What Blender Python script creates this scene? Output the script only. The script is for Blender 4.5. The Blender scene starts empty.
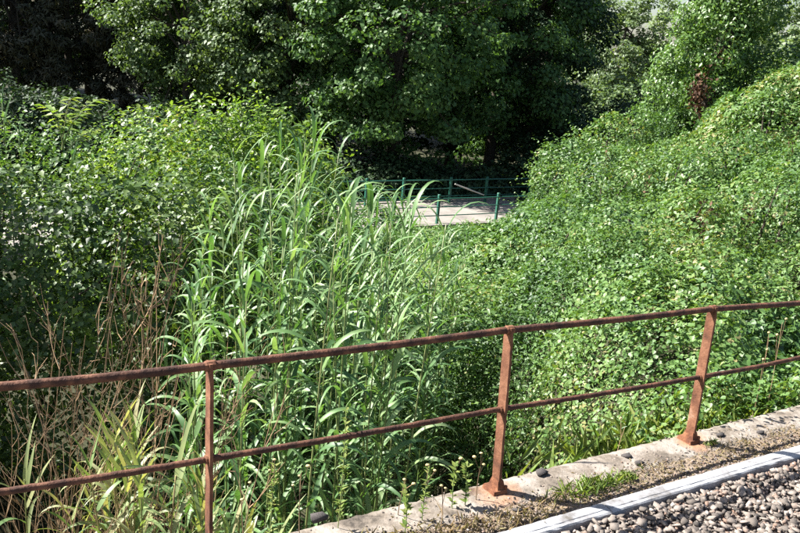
import bpy, math, random
import numpy as np
from mathutils import Vector, Matrix

random.seed(7); rng = np.random.default_rng(11)
SC = bpy.context.scene; C = SC.collection

# ------------------------------------------------------------------ camera
PITCH, ROLL, FOC, CH = math.radians(16.0), math.radians(5.0), 800.0, 2.6
fw = np.array([0, math.cos(PITCH), -math.sin(PITCH)]); rt0 = np.array([1., 0, 0]); up0 = np.cross(rt0, fw)
rt = math.cos(ROLL)*rt0 + math.sin(ROLL)*up0; upv = -math.sin(ROLL)*rt0 + math.cos(ROLL)*up0
CAM = np.array([0, 0, CH])
cd = bpy.data.cameras.new('camera'); cam = bpy.data.objects.new('camera', cd); C.objects.link(cam)
cd.sensor_width = 36; cd.lens = 36*FOC/800; cd.clip_end = 3000; cd.clip_start = 0.05
cam.matrix_world = Matrix(((rt[0], upv[0], -fw[0], 0), (rt[1], upv[1], -fw[1], 0), (rt[2], upv[2], -fw[2], CH), (0, 0, 0, 1)))
SC.camera = cam

# ------------------------------------------------------------------ light
SUN_AZ, SUN_EL = math.radians(-81), math.radians(45)
sdir = Vector((math.sin(SUN_AZ)*math.cos(SUN_EL), math.cos(SUN_AZ)*math.cos(SUN_EL), math.sin(SUN_EL)))
W = bpy.data.worlds.new('World'); SC.world = W; W.use_nodes = True
nt = W.node_tree; bg = nt.nodes['Background']; sky = nt.nodes.new('ShaderNodeTexSky')
sky.sky_type = 'NISHITA'; sky.sun_disc = False; sky.sun_elevation = SUN_EL; sky.sun_rotation = SUN_AZ
sky.air_density = 1.0; sky.dust_density = 1.6; sky.ozone_density = 1.0
nt.links.new(sky.outputs[0], bg.inputs[0]); bg.inputs[1].default_value = 0.05
sd = bpy.data.lights.new('sun', 'SUN'); sd.energy = 5.0; sd.angle = math.radians(0.53); sd.color = (1, 0.97, 0.91)
so = bpy.data.objects.new('sun', sd); C.objects.link(so)
so.rotation_euler = sdir.to_track_quat('Z', 'Y').to_euler()
SC.view_settings.view_transform = 'Standard'; SC.view_settings.look = 'None'
SC.view_settings.exposure = 2.0; SC.view_settings.gamma = 1.0; SC.view_settings.use_curve_mapping = False
SC.render.engine = 'CYCLES'
cy = SC.cycles; cy.max_bounces = 7; cy.diffuse_bounces = 3; cy.glossy_bounces = 2; cy.transmission_bounces = 4; cy.transparent_max_bounces = 4
cy.use_denoising = False; cy.sample_clamp_indirect = 4.0; cy.use_adaptive_sampling = True; cy.adaptive_threshold = 0.012

# ------------------------------------------------------------------ small helpers
def ray(px, py): return fw + rt*((px-400)/FOC) - upv*((py-266.5)/FOC)
def at(px, py, Y):
    d = ray(px, py); return CAM + d*(Y/d[1])
def proj(P):
    d = np.asarray(P, float) - CAM; z = d@fw
    return 400+FOC*(d@rt)/z, 266.5-FOC*(d@upv)/z
def U(a, b): return random.uniform(a, b)

_vn = {}
def vnoise(x, y, seed=0):
    if seed not in _vn: _vn[seed] = np.random.default_rng(1000+seed).random((256, 256))
    T = _vn[seed]; x = np.asarray(x, float); y = np.asarray(y, float)
    xi = np.floor(x).astype(int); yi = np.floor(y).astype(int); fx = x-xi; fy = y-yi
    fx = fx*fx*(3-2*fx); fy = fy*fy*(3-2*fy)
    a = T[xi & 255, yi & 255]; b = T[(xi+1) & 255, yi & 255]; c = T[xi & 255, (yi+1) & 255]; d = T[(xi+1) & 255, (yi+1) & 255]
    return (a*(1-fx)+b*fx)*(1-fy)+(c*(1-fx)+d*fx)*fy

def link(name, data, parent=None, kind=None, label=None, cat=None, group=None):
    o = bpy.data.objects.new(name, data); C.objects.link(o)
    if parent is not None: o.parent = parent
    if kind: o['kind'] = kind
    if label: o['label'] = label
    if cat: o['category'] = cat
    if group: o['group'] = group
    return o
def thing(name, label, cat, loc=(0, 0, 0), group=None, rot=(0, 0, 0), scale=1.0):
    o = link(name, None, label=label, cat=cat, group=group)
    o.location = loc; o.rotation_euler = rot; o.scale = (scale,)*3; o.empty_display_size = 0.1
    return o
def copy_tree(o, label=None, group=None):
    c = o.copy(); C.objects.link(c)
    if label: c['label'] = label
    if group: c['group'] = group
    for ch in KIDS.get(o.name, []):
        d = ch.copy(); C.objects.link(d); d.parent = c
    return c
KIDS = {}

def np_mesh(name, V, F, mat, tone=None, smooth=False):
    """V (n,3), F (m,k) constant k"""
    V = np.ascontiguousarray(V, np.float32); F = np.ascontiguousarray(F, np.int32)
    m = bpy.data.meshes.new(name); n, k = F.shape
    m.vertices.add(len(V)); m.vertices.foreach_set('co', V.ravel())
    m.loops.add(n*k); m.loops.foreach_set('vertex_index', F.ravel())
    m.polygons.add(n); m.polygons.foreach_set('loop_start', np.arange(0, n*k, k, dtype=np.int32))
    if smooth: m.polygons.foreach_set('use_smooth', np.ones(n, bool))
    if tone is not None:
        a = m.attributes.new('tone', 'FLOAT', 'POINT'); a.data.foreach_set('value', np.ascontiguousarray(tone, np.float32))
    m.update(calc_edges=True)
    if mat: m.materials.append(mat)
    return m
def mesh_list(name, V, F, mat, smooth=False):
    m = bpy.data.meshes.new(name); m.from_pydata([tuple(v) for v in V], [], F)
    if smooth: m.polygons.foreach_set('use_smooth', np.ones(len(m.polygons), bool))
    if mat: m.materials.append(mat)
    m.update(); return m

def tube(pts, rad, sides=6, cap=True):
    """tube along pts with radii; returns V list, F list"""
    pts = [Vector(p) for p in pts]; n = len(pts); V = []; F = []
    if not hasattr(rad, '__len__'): rad = [rad]*n
    t0 = (pts[1]-pts[0]).normalized(); a = t0.orthogonal().normalized()
    for i, p in enumerate(pts):
        t = (pts[min(i+1, n-1)]-pts[max(i-1, 0)]).normalized()
        a = (a - t*a.dot(t)).normalized(); b = t.cross(a)
        for k in range(sides):
            w = 2*math.pi*k/sides; V.append(p+(a*math.cos(w)+b*math.sin(w))*rad[i])
    for i in range(n-1):
        for k in range(sides):
            k2 = (k+1) % sides; F.append((i*sides+k, i*sides+k2, (i+1)*sides+k2, (i+1)*sides+k))
    if cap: F.append(tuple(range(sides))[::-1]); F.append(tuple((n-1)*sides+k for k in range(sides)))
    return V, F
class MB:
    def __init__(s): s.V = []; s.F = []
    def add(s, VF):
        o = len(s.V); s.V += [tuple(v) for v in VF[0]]; s.F += [tuple(i+o for i in f) for f in VF[1]]; return s
    def build(s, name, mat, parent=None, smooth=False, **k): return link(name, mesh_list(name, s.V, s.F, mat, smooth), parent, **k)
def box8(c, ax, ay, az, taper=1.0):
    """box around centre c with half-axis vectors; top shrunk by taper"""
    c, ax, ay, az = map(Vector, (c, ax, ay, az)); V = []
    for sz in (-1, 1):
        k = taper if sz > 0 else 1.0
        for sx, sy in ((-1, -1), (1, -1), (1, 1), (-1, 1)): V.append(c+ax*sx*k+ay*sy*k+az*sz)
    return V, [(3, 2, 1, 0), (4, 5, 6, 7), (0, 1, 5, 4), (1, 2, 6, 5), (2, 3, 7, 6), (3, 0, 4, 7)]

# ------------------------------------------------------------------ materials
def new_mat(name):
    m = bpy.data.materials.new(name); m.use_nodes = True; t = m.node_tree
    return m, t, t.nodes['Principled BSDF'], t.nodes['Material Output']
def ramp(t, cols, pos=None):
    r = t.nodes.new('ShaderNodeValToRGB'); e = r.color_ramp.elements
    n = len(cols); pos = pos or [i/(n-1) for i in range(n)]
    while len(e) < n: e.new(0.5)
    for i in range(n): e[i].position = pos[i]; e[i].color = (*cols[i], 1)
    return r
def leaf_mat(name, cols, trans=0.35, rough=0.42, spec=0.5, source='attr', pos=None, tcol=(1.25, 1.3, 0.45)):
    m, t, b, out = new_mat(name); L = t.links
    if source == 'attr':
        a = t.nodes.new('ShaderNodeAttribute'); a.attribute_name = 'tone'; src = a.outputs['Fac']
    else:
        a = t.nodes.new('ShaderNodeObjectInfo'); src = a.outputs['Random']
    r = ramp(t, cols, pos); L.new(src, r.inputs[0]); col = r.outputs[0]
    if source != 'attr':                       # blotchy blades
        tc = t.nodes.new('ShaderNodeTexCoord'); nz = t.nodes.new('ShaderNodeTexNoise'); nz.inputs['Scale'].default_value = 9
        L.new(tc.outputs['Object'], nz.inputs['Vector'])
        mx = t.nodes.new('ShaderNodeMixRGB'); mx.blend_type = 'MULTIPLY'; mx.inputs[0].default_value = 0.6
        r2 = ramp(t, [(0.62, 0.66, 0.7), (1.15, 1.12, 1.0)], [0.3, 0.7]); L.new(nz.outputs[0], r2.inputs[0])
        L.new(col, mx.inputs[1]); L.new(r2.outputs[0], mx.inputs[2]); col = mx.outputs[0]
    L.new(col, b.inputs['Base Color']); b.inputs['Roughness'].default_value = rough; b.inputs['Specular IOR Level'].default_value = spec
    tr = t.nodes.new('ShaderNodeBsdfTranslucent'); mc = t.nodes.new('ShaderNodeMixRGB'); mc.blend_type = 'MULTIPLY'; mc.inputs[0].default_value = 1
    L.new(col, mc.inputs[1]); mc.inputs[2].default_value = (*tcol, 1); L.new(mc.outputs[0], tr.inputs[0])
    ms = t.nodes.new('ShaderNodeMixShader'); ms.inputs[0].default_value = trans
    L.new(b.outputs[0], ms.inputs[1]); L.new(tr.outputs[0], ms.inputs[2]); L.new(ms.outputs[0], out.inputs[0])
    return m
def noise_mat(name, cols, scale=8, pos=None, rough=0.85, bump=0.3, bscale=None, detail=6, spec=0.3, metal=0, obj_var=0.0, dist=0.02):
    m, t, b, out = new_mat(name); L = t.links
    tc = t.nodes.new('ShaderNodeTexCoord'); nz = t.nodes.new('ShaderNodeTexNoise')
    nz.inputs['Scale'].default_value = scale; nz.inputs['Detail'].default_value = detail; nz.inputs['Roughness'].default_value = 0.65
    L.new(tc.outputs['Object'], nz.inputs['Vector']); r = ramp(t, cols, pos); L.new(nz.outputs[0], r.inputs[0]); col = r.outputs[0]
    if obj_var:
        oi = t.nodes.new('ShaderNodeObjectInfo'); hv = t.nodes.new('ShaderNodeHueSaturation'); mr = t.nodes.new('ShaderNodeMapRange')
        mr.inputs[3].default_value = 1-obj_var; mr.inputs[4].default_value = 1+obj_var
        L.new(oi.outputs['Random'], mr.inputs[0]); L.new(mr.outputs[0], hv.inputs['Value']); L.new(col, hv.inputs['Color']); col = hv.outputs[0]
    L.new(col, b.inputs['Base Color']); b.inputs['Roughness'].default_value = rough; b.inputs['Specular IOR Level'].default_value = spec; b.inputs['Metallic'].default_value = metal
    if bump:
        n2 = t.nodes.new('ShaderNodeTexNoise'); n2.inputs['Scale'].default_value = bscale or scale*4; n2.inputs['Detail'].default_value = 5
        L.new(tc.outputs['Object'], n2.inputs['Vector']); bp = t.nodes.new('ShaderNodeBump'); bp.inputs['Strength'].default_value = bump; bp.inputs['Distance'].default_value = dist
        L.new(n2.outputs[0], bp.inputs['Height']); L.new(bp.outputs[0], b.inputs['Normal'])
    return m

M = {}
M['soil'] = noise_mat('soil', [(0.016, 0.015, 0.008), (0.034, 0.034, 0.015), (0.028, 0.045, 0.015)], 1.3, bump=0.6, bscale=14)
M['ballastdirt'] = noise_mat('ballast_dirt', [(0.08, 0.067, 0.056), (0.19, 0.158, 0.132), (0.27, 0.23, 0.20)], 30, bump=0.8, bscale=90)
M['vergedirt'] = noise_mat('verge_dirt', [(0.07, 0.052, 0.036), (0.17, 0.13, 0.095), (0.25, 0.20, 0.16)], 12, bump=0.8, bscale=60)
M['bank'] = leaf_mat('creeper_leaf', [(0.032, 0.076, 0.025), (0.064, 0.13, 0.036), (0.105, 0.188, 0.05), (0.17, 0.242, 0.078), (0.25, 0.23, 0.10)], 0.34, 0.48, 0.42, pos=[0, .33, .66, .94, 1])
M['ivy'] = leaf_mat('ivy_leaf', [(0.055, 0.115, 0.03), (0.10, 0.185, 0.045), (0.17, 0.25, 0.07)], 0.34, 0.42, 0.5)
M['deadleaf'] = leaf_mat('dead_leaf', [(0.028, 0.016, 0.011), (0.07, 0.036, 0.022), (0.15, 0.085, 0.05)], 0.2, 0.7, 0.2, tcol=(1.2, 0.9, 0.6))
M['bramble'] = leaf_mat('bramble_leaf', [(0.022, 0.046, 0.016), (0.042, 0.082, 0.024), (0.085, 0.14, 0.034), (0.15, 0.205, 0.05)], 0.30, 0.45, 0.4)
M['shrub'] = leaf_mat('shrub_leaf', [(0.06, 0.12, 0.028), (0.105, 0.185, 0.036), (0.165, 0.245, 0.045), (0.24, 0.285, 0.065)], 0.42, 0.45, 0.45)
M['tree'] = leaf_mat('broad_leaf', [(0.04, 0.092, 0.03), (0.078, 0.15, 0.044), (0.14, 0.22, 0.07)], 0.36, 0.52, 0.3)
M['tree2'] = leaf_mat('robinia_leaf', [(0.055, 0.098, 0.04), (0.10, 0.155, 0.06), (0.165, 0.215, 0.09)], 0.36, 0.52, 0.3)
M['darktree'] = leaf_mat('shadow_dark_leaf', [(0.016, 0.034, 0.016), (0.028, 0.054, 0.022), (0.045, 0.078, 0.03)], 0.2, 0.6, 0.2)  # darker leaf copy: deep shade of the wood put into its colour
M['conifer'] = leaf_mat('conifer_needle', [(0.036, 0.040, 0.025), (0.07, 0.066, 0.04), (0.13, 0.10, 0.062)], 0.12, 0.6, 0.3)
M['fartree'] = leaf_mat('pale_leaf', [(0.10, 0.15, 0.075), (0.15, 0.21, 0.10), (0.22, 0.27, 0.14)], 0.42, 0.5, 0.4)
M['bark'] = noise_mat('bark', [(0.022, 0.017, 0.012), (0.075, 0.058, 0.042)], 9, bump=0.8)
M['reedleaf'] = leaf_mat('reed_blade', [(0.072, 0.15, 0.054), (0.11, 0.205, 0.07), (0.155, 0.26, 0.095), (0.24, 0.325, 0.15)], 0.33, 0.48, 0.42, source='obj', tcol=(1.12, 1.28, 0.48))
M['reedstem'] = leaf_mat('reed_stem', [(0.10, 0.16, 0.045), (0.16, 0.21, 0.07), (0.22, 0.24, 0.10)], 0.10, 0.4, 0.5, source='obj')
M['paleleaf'] = leaf_mat('pale_blade', [(0.12, 0.20, 0.075), (0.19, 0.255, 0.10), (0.27, 0.30, 0.14), (0.36, 0.32, 0.19)], 0.35, 0.45, 0.4, source='obj')
M['palestem'] = leaf_mat('pale_stem', [(0.16, 0.19, 0.06), (0.26, 0.24, 0.09), (0.30, 0.22, 0.11)], 0.1, 0.5, 0.4, source='obj')
M['dry'] = noise_mat('dry_stem', [(0.10, 0.05, 0.028), (0.25, 0.165, 0.095), (0.16, 0.085, 0.05)], 6, bump=0, obj_var=0.5)
M['straw'] = leaf_mat('straw', [(0.16, 0.11, 0.065), (0.27, 0.20, 0.125), (0.24, 0.21, 0.11)], 0.25, 0.7, 0.2)
M['weed'] = leaf_mat('weed_leaf', [(0.10, 0.17, 0.035), (0.15, 0.21, 0.045), (0.22, 0.24, 0.07)], 0.35, 0.5, 0.4)
M['flower'] = noise_mat('seed_head', [(0.45, 0.36, 0.16), (0.6, 0.48, 0.22)], 20, bump=0, obj_var=0.2)
M['rail'] = noise_mat('rusty_rail', [(0.022, 0.011, 0.008), (0.055, 0.024, 0.015), (0.12, 0.052, 0.030), (0.17, 0.085, 0.05)], 11, [0.3, 0.47, 0.6, 0.78], rough=0.8, bump=0.8, bscale=70, dist=0.007, detail=9)
M['post'] = noise_mat('rusty_post', [(0.04, 0.017, 0.011), (0.115, 0.047, 0.025), (0.18, 0.082, 0.045), (0.32, 0.215, 0.15)], 8, [0.30, 0.46, 0.60, 0.77], rough=0.85, bump=0.7, bscale=70, dist=0.005, detail=9)
M['shoe'] = noise_mat('rusty_base', [(0.06, 0.022, 0.013), (0.14, 0.055, 0.027), (0.25, 0.12, 0.06)], 12, [0.3, 0.5, 0.72], rough=0.9, bump=0.8, bscale=60, dist=0.008)
M['greenpaint'] = noise_mat('green_paint', [(0.010, 0.068, 0.045), (0.02, 0.10, 0.068), (0.05, 0.13, 0.095)], 5, rough=0.35, bump=0, spec=0.5)
M['deck'] = noise_mat('pale_concrete', [(0.11, 0.098, 0.086), (0.20, 0.18, 0.16), (0.25, 0.228, 0.205)], 1.1, [0.3, 0.5, 0.75], bump=0.3)
M['beam'] = noise_mat('stained_concrete', [(0.16, 0.14, 0.11), (0.30, 0.27, 0.22)], 2.2, bump=0.3)
M['strip'] = noise_mat('weathered_edging', [(0.10, 0.09, 0.08), (0.20, 0.195, 0.20), (0.30, 0.30, 0.31), (0.38, 0.38, 0.39)], 6, [0.30, 0.42, 0.55, 0.8], rough=0.6, bump=0.35, bscale=60, dist=0.004, detail=9)
M['stone'] = noise_mat('ballast_stone', [(0.07, 0.06, 0.052), (0.165, 0.138, 0.118), (0.26, 0.225, 0.20)], 20, [0.25, 0.5, 0.8], bump=0.5, bscale=80, obj_var=0.5, dist=0.004)
M['darkstone'] = noise_mat('dark_stone', [(0.035, 0.03, 0.03), (0.09, 0.08, 0.075)], 30, bump=0.5)
def gravel_mat():
    m, t, b, out = new_mat('gravel'); a = t.nodes.new('ShaderNodeAttribute'); a.attribute_name = 'tone'
    r = ramp(t, [(0.028, 0.025, 0.022), (0.09, 0.075, 0.065), (0.175, 0.147, 0.127), (0.165, 0.105, 0.077), (0.28, 0.245, 0.22)], [0, .25, .55, .75, 1]); t.links.new(a.outputs['Fac'], r.inputs[0])
    t.links.new(r.outputs[0], b.inputs['Base Color']); b.inputs['Roughness'].default_value = 0.85; b.inputs['Specular IOR Level'].default_value = 0.3
    tc = t.nodes.new('ShaderNodeTexCoord'); nz = t.nodes.new('ShaderNodeTexNoise'); nz.inputs['Scale'].default_value = 90
    bp = t.nodes.new('ShaderNodeBump'); bp.inputs['Strength'].default_value = 0.4; bp.inputs['Distance'].default_value = 0.004
    t.links.new(tc.outputs['Object'], nz.inputs['Vector']); t.links.new(nz.outputs[0], bp.inputs['Height']); t.links.new(bp.outputs[0], b.inputs['Normal'])
    return m
M['gravel'] = gravel_mat()

# ------------------------------------------------------------------ fence line frame: s along, t outwards to the valley
FO = np.array([0.6956, 4.3270, 0.0]); FD = np.array([0.8556, 0.5176, 0.0]); FN = np.array([-0.5176, 0.8556, 0.0])
def st(s, t, z=0.0): return FO + FD*s + FN*t + np.array([0, 0, z])
def on_fence(px, py, t=0.0):
    d = ray(px, py); k = ((FO + FN*t - CAM)@FN)/(d@FN); return CAM + d*k
def to_st(x, y): return (x-FO[0])*FD[0]+(y-FO[1])*FD[1], (x-FO[0])*FN[0]+(y-FO[1])*FN[1]

def coping_mat():
    m = noise_mat('old_concrete', [(0.045, 0.037, 0.03), (0.13, 0.107, 0.085), (0.215, 0.187, 0.16), (0.29, 0.258, 0.225)], 5.0, [0.32, 0.43, 0.56, 0.8], bump=0.7, bscale=45, dist=0.01)
    t = m.node_tree; L = t.links; b = t.nodes['Principled BSDF']; src = b.inputs['Base Color'].links[0].from_socket
    geo = t.nodes.new('ShaderNodeNewGeometry'); nz = t.nodes.new('ShaderNodeTexNoise'); nz.inputs['Scale'].default_value = 9
    tc = t.nodes.new('ShaderNodeTexCoord'); L.new(tc.outputs['Object'], nz.inputs['Vector'])
    col = src
    for s in (0.0, 1.737):                      # rust run-off round each post foot
        p = st(s, -0.03, 0.0); vd = t.nodes.new('ShaderNodeVectorMath'); vd.operation = 'DISTANCE'
        L.new(geo.outputs['Position'], vd.inputs[0]); vd.inputs[1].default_value = p
        ad = t.nodes.new('ShaderNodeMath'); ad.operation = 'MULTIPLY_ADD'; L.new(nz.outputs[0], ad.inputs[0]); ad.inputs[1].default_value = 0.22; L.new(vd.outputs['Value'], ad.inputs[2])
        mr = t.nodes.new('ShaderNodeMapRange'); mr.inputs[1].default_value = 0.29; mr.inputs[2].default_value = 0.17; mr.inputs[3].default_value = 0; mr.inputs[4].default_value = 0.75
        L.new(ad.outputs[0], mr.inputs[0]); mx = t.nodes.new('ShaderNodeMixRGB'); L.new(mr.outputs[0], mx.inputs[0]); L.new(col, mx.inputs[1]); mx.inputs[2].default_value = (0.26, 0.12, 0.055, 1); col = mx.outputs[0]
    L.new(col, b.inputs['Base Color']); return m
M['coping'] = coping_mat()

# ------------------------------------------------------------------ terrain
BANKPTS = [(612, 435, 5.85), (690, 418, 6.2), (790, 398, 6.8), (640, 390, 7.0), (760, 340, 8.0), (585, 345, 8.0), (640, 310, 9.3), (780, 260, 10.6),
           (535, 285, 10.5), (600, 240, 12.5), (780, 195, 13.8), (470, 272, 14.5), (535, 215, 16.5), (500, 247, 17.5), (460, 250, 18), (516, 236, 18.5), (600, 178, 18.3), (700, 158, 18.5), (795, 130, 17.5),
           (536, 196, 18.5), (556, 170, 19.6), (590, 152, 20.8), (640, 142, 21.8), (720, 130, 22.5), (800, 88, 22), (640, 160, 25), (700, 150, 26), (860, 70, 22), (880, 150, 16), (880, 230, 11.5), (870, 330, 8.8),
           (430, 238, 17), (395, 232, 20), (440, 234, 25), (478, 240, 20), (505, 250, 22.5), (524, 230, 20.5), (470, 233, 26.5), (528, 228, 24), (400, 226, 26), (510, 228, 27), (400, 240, 26)]
ctl = [tuple(at(*q)) for q in BANKPTS]
ctl += [(1.0, 5.6, -3.2), (1.2, 6.5, -3.0), (1.0, 7.6, -3.0), (1.5, 6.0, -2.6), (1.5, 7.0, -2.6), (1.35, 8.3, -2.7), (0.9, 9.5, -2.9), (0.2, 6.0, -3.3), (0.3, 8, -3.1), (0.2, 11, -3.3), (0.0, 14, -3.4), (-1.5, 10, -3.2), (-2, 6.5, -2.3), (-1.2, 5, -1.6), (-3.5, 5, -0.9), (-3.5, 3.4, -0.5), (-6, 4, -0.6), (-2.2, 3.7, -0.6),
        (-4, 8, -2.3), (-7, 9, -2.0), (-4, 14, -3.2), (-9, 14, -2.6), (-14, 8, -1.5), (-12, 20, -3.2), (-3, 20, -4.0), (-8, 27, -4.4), (0, 27, -4.6), (3, 27.5, -4.6), (5, 29, -4.4),
        (1.3, 31, -4.55), (8, 34, -4.5), (-6, 27, -4.5), (10, 37, -4.4), (3, 36, -4.5), (-8, 32, -4.5), (-16, 30, -4.2), (12, 30, -2.2), (8.5, 27, -2.2), (18, 24, 1.2), (18, 34, -1.0), (25, 28, 1.0),
        (0, 45, -4.4), (15, 48, -3.6), (-20, 45, -4), (30, 50, -2), (30, 80, -2), (0, 80, -4), (-40, 60, -3), (45, 40, 0.5), (-30, 20, -2.5), (-20, 0, -1.5), (20, 10, 0.9), (14, 12, 0.9), (40, 15, 0.8), (9, 9.5, 0.3)]
ctl = np.array(ctl)
def _phi(r2): return np.where(r2 > 1e-9, 0.5*r2*np.log(np.maximum(r2, 1e-9)), 0)
def tps(P, z, lam=0.25):
    n = len(P); D2 = ((P[:, None]-P[None])**2).sum(-1); K = _phi(D2)+lam*np.eye(n)
    A = np.zeros((n+3, n+3)); A[:n, :n] = K; A[:n, n] = 1; A[:n, n+1:] = P; A[n, :n] = 1; A[n+1:, :n] = P.T
    return np.linalg.solve(A, np.r_[z, 0, 0, 0])
WT = tps(ctl[:, :2], ctl[:, 2])
def surf(x, y):
    x = np.asarray(x, float); y = np.asarray(y, float); sh = x.shape; X = np.c_[x.ravel(), y.ravel()]; out = np.zeros(len(X))
    for i in range(0, len(X), 20000):
        q = X[i:i+20000]; D2 = ((q[:, None]-ctl[None, :, :2])**2).sum(-1)
        out[i:i+20000] = _phi(D2)@WT[:-3]+WT[-3]+q@WT[-2:]
    return np.clip(out, -5.2, 4.0).reshape(sh)
def domes(x, y, cell, seed, lo=0.55, hi=1.05):
    """envelope of rounded mounds with sharp creases between them"""
    x = np.asarray(x, float)/cell; y = np.asarray(y, float)/cell; xi = np.floor(x).astype(int); yi = np.floor(y).astype(int); out = np.zeros(x.shape)
    if ('w', seed) not in _vn: _vn[('w', seed)] = np.random.default_rng(3000+seed).random((64, 64, 4))
    T = _vn[('w', seed)]
    for dx in (-1, 0, 1):
        for dy in (-1, 0, 1):
            h_ = T[(xi+dx) & 63, (yi+dy) & 63]; r_ = lo+(hi-lo)*h_[..., 2]
            d2 = (x-(xi+dx+h_[..., 0]))**2+(y-(yi+dy+h_[..., 1]))**2
            out = np.maximum(out, np.sqrt(np.maximum(0, 1-d2/(r_*r_)))*r_*(0.5+0.7*h_[..., 3]))
    return out
def bank_bump(x, y):
    k = 1-0.55*np.clip((np.asarray(y)-13)/4, 0, 1)*np.clip((6-np.asarray(x))/2, 0, 1)
    return k*(1.25*(domes(x, y, 1.9, 1)-0.62)+0.42*(domes(x, y, 0.62, 2)-0.5)+0.22*(vnoise(np.asarray(x)*4.2, np.asarray(y)*4.2, 4)-0.5))
def ground_z(x, y):
    x = np.asarray(x, float); y = np.asarray(y, float); z = surf(x, y)
    far = np.clip((np.hypot(x, y-25)-45)/30, 0, 1); z = z*(1-far)+(-3.2)*far
    s, t = to_st(x, y); z = np.where(t < 0.35, np.minimum(z, -0.6), z)
    z = z - 1.05 + 0.12*(vnoise(x*0.9, y*0.9, 3)-0.5) + np.where((y < 30) & (t > 0.4), np.minimum(bank_bump(x, y), 0.25), 0)
    return np.where(t < 0.0, -2.0, z)
gx = np.r_[-700, -300, -140, np.arange(-60, -14, 2.0), np.arange(-14, 16, 0.4), np.arange(16, 60, 2.0), 140, 300, 700]
gy = np.r_[-700, -250, -80, -30, -10, 0, np.arange(2, 28, 0.4), np.arange(28, 84, 2.0), 120, 300, 900]
GX, GY = np.meshgrid(gx, gy); GZ = ground_z(GX, GY); nx, ny = len(gx), len(gy)
idx = np.arange(nx*ny).reshape(ny, nx); F = np.stack([idx[:-1, :-1], idx[:-1, 1:], idx[1:, 1:], idx[1:, :-1]], -1).reshape(-1, 4)
link('ground', np_mesh('ground', np.c_[GX.ravel(), GY.ravel(), GZ.ravel()], F, M['soil'], smooth=True), kind='structure')

# ------------------------------------------------------------------ track bed, parapet, edging
def prism_st(name, prof, s0, s1, mat, parent=None, nseg=1, jit=0.0, **k):
    """profile [(t,z)...] swept along the fence line; jit roughens it"""
    V = []; F = []; n = len(prof)
    for i in range(nseg+1):
        s = s0+(s1-s0)*i/nseg
        for (t, z) in prof:
            V.append(st(s, t+U(-jit, jit), z+U(-jit, jit)*0.6))
    for i in range(nseg):
        for j in range(n):
            j2 = (j+1) % n; F.append((i*n+j, i*n+j2, (i+1)*n+j2, (i+1)*n+j))
    F.append(tuple(range(n))); F.append(tuple(nseg*n+j for j in range(n))[::-1])
    return link(name, mesh_list(name, V, F, mat), parent, **k)
BALZ = -0.012
bed = prism_st('track_bed', [(-0.5, -2.5), (-0.5, BALZ-0.016), (-16, BALZ-0.016), (-16, -2.5)], -30, 40, M['ballastdirt'], kind='structure')
prism_st('verge', [(-0.16, -0.4), (-0.16, -0.012), (-0.30, -0.004), (-0.385, 0.0), (-0.385, -0.4)], -12, 16, M['vergedirt'], nseg=160, jit=0.006, kind='structure')
wall = thing('parapet_wall', 'weathered concrete parapet kerb carrying the rusty railing', 'parapet')
PAR = [(-0.15, -3.6), (-0.15, -0.24), (0.07, -0.24), (0.07, -3.6)]
prism_st('wall', PAR, -12, 16, M['coping'], wall)
s = -11.6; k = 0
while s < 15:
    L = 2.15 if k % 2 else 2.3
    prof = [(0.10, -0.235), (0.10, -0.03), (0.092, -0.008), (0.06, 0.0), (0.0, 0.002), (-0.06, 0.0), (-0.10, 0.001), (-0.15, -0.006), (-0.18, -0.02), (-0.18, -0.235)]
    prism_st('coping_slab', prof, s+0.006, s+L-0.006, M['coping'], wall, nseg=70, jit=0.006)
    s += L; k += 1
edg = thing('edging_strip', 'pale grey weathered edging strip between parapet and track stones', 'edging')
s = -10.9
for k in range(14):
    L = 1.9
    prof = [(-0.385, -0.2), (-0.385, 0.022), (-0.40, 0.027), (-0.452, 0.028), (-0.456, 0.024), (-0.478, 0.022), (-0.486, 0.014), (-0.488, -0.2)]
    dz = U(-0.004, 0.004); dt = U(-0.005, 0.005)
    prism_st('segment', [(t+dt, z+dz) for t, z in prof], s+0.004, s+L-0.004, M['strip'], edg, nseg=40, jit=0.0022)
    s += L

def stone_mesh(seed):
    import bmesh
    r = np.random.default_rng(seed); bm = bmesh.new(); R = np.array([r.uniform(1.0, 1.45), r.uniform(0.75, 1.05), r.uniform(0.55, 0.85)])
    for sx in (-1, 1):
        for sy in (-1, 1):
            for sz in (-1, 1): bm.verts.new((np.array([sx, sy, sz])*0.72+r.uniform(-0.38, 0.38, 3))*R)
    for _ in range(2): v = r.normal(size=3); bm.verts.new(v/np.linalg.norm(v)*r.uniform(0.9, 1.25)*R)
    bmesh.ops.convex_hull(bm, input=bm.verts[:]); bmesh.ops.delete(bm, geom=[v for v in bm.verts if not v.link_faces], context='VERTS')
    bmesh.ops.triangulate(bm, faces=bm.faces[:]); bm.verts.index_update()
    V = np.array([v.co[:] for v in bm.verts]); F = np.array([[v.index for v in f.verts] for f in bm.faces]); bm.free(); return V, F
STONES = [stone_mesh(i) for i in range(10)]
def rotm(r):
    q = r.normal(size=4); q /= np.linalg.norm(q); w, x, y, z = q
    return np.array([[1-2*(y*y+z*z), 2*(x*y-z*w), 2*(x*z+y*w)], [2*(x*y+z*w), 1-2*(x*x+z*z), 2*(y*z-x*w)], [2*(x*z-y*w), 2*(y*z+x*w), 1-2*(x*x+y*y)]])
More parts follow.
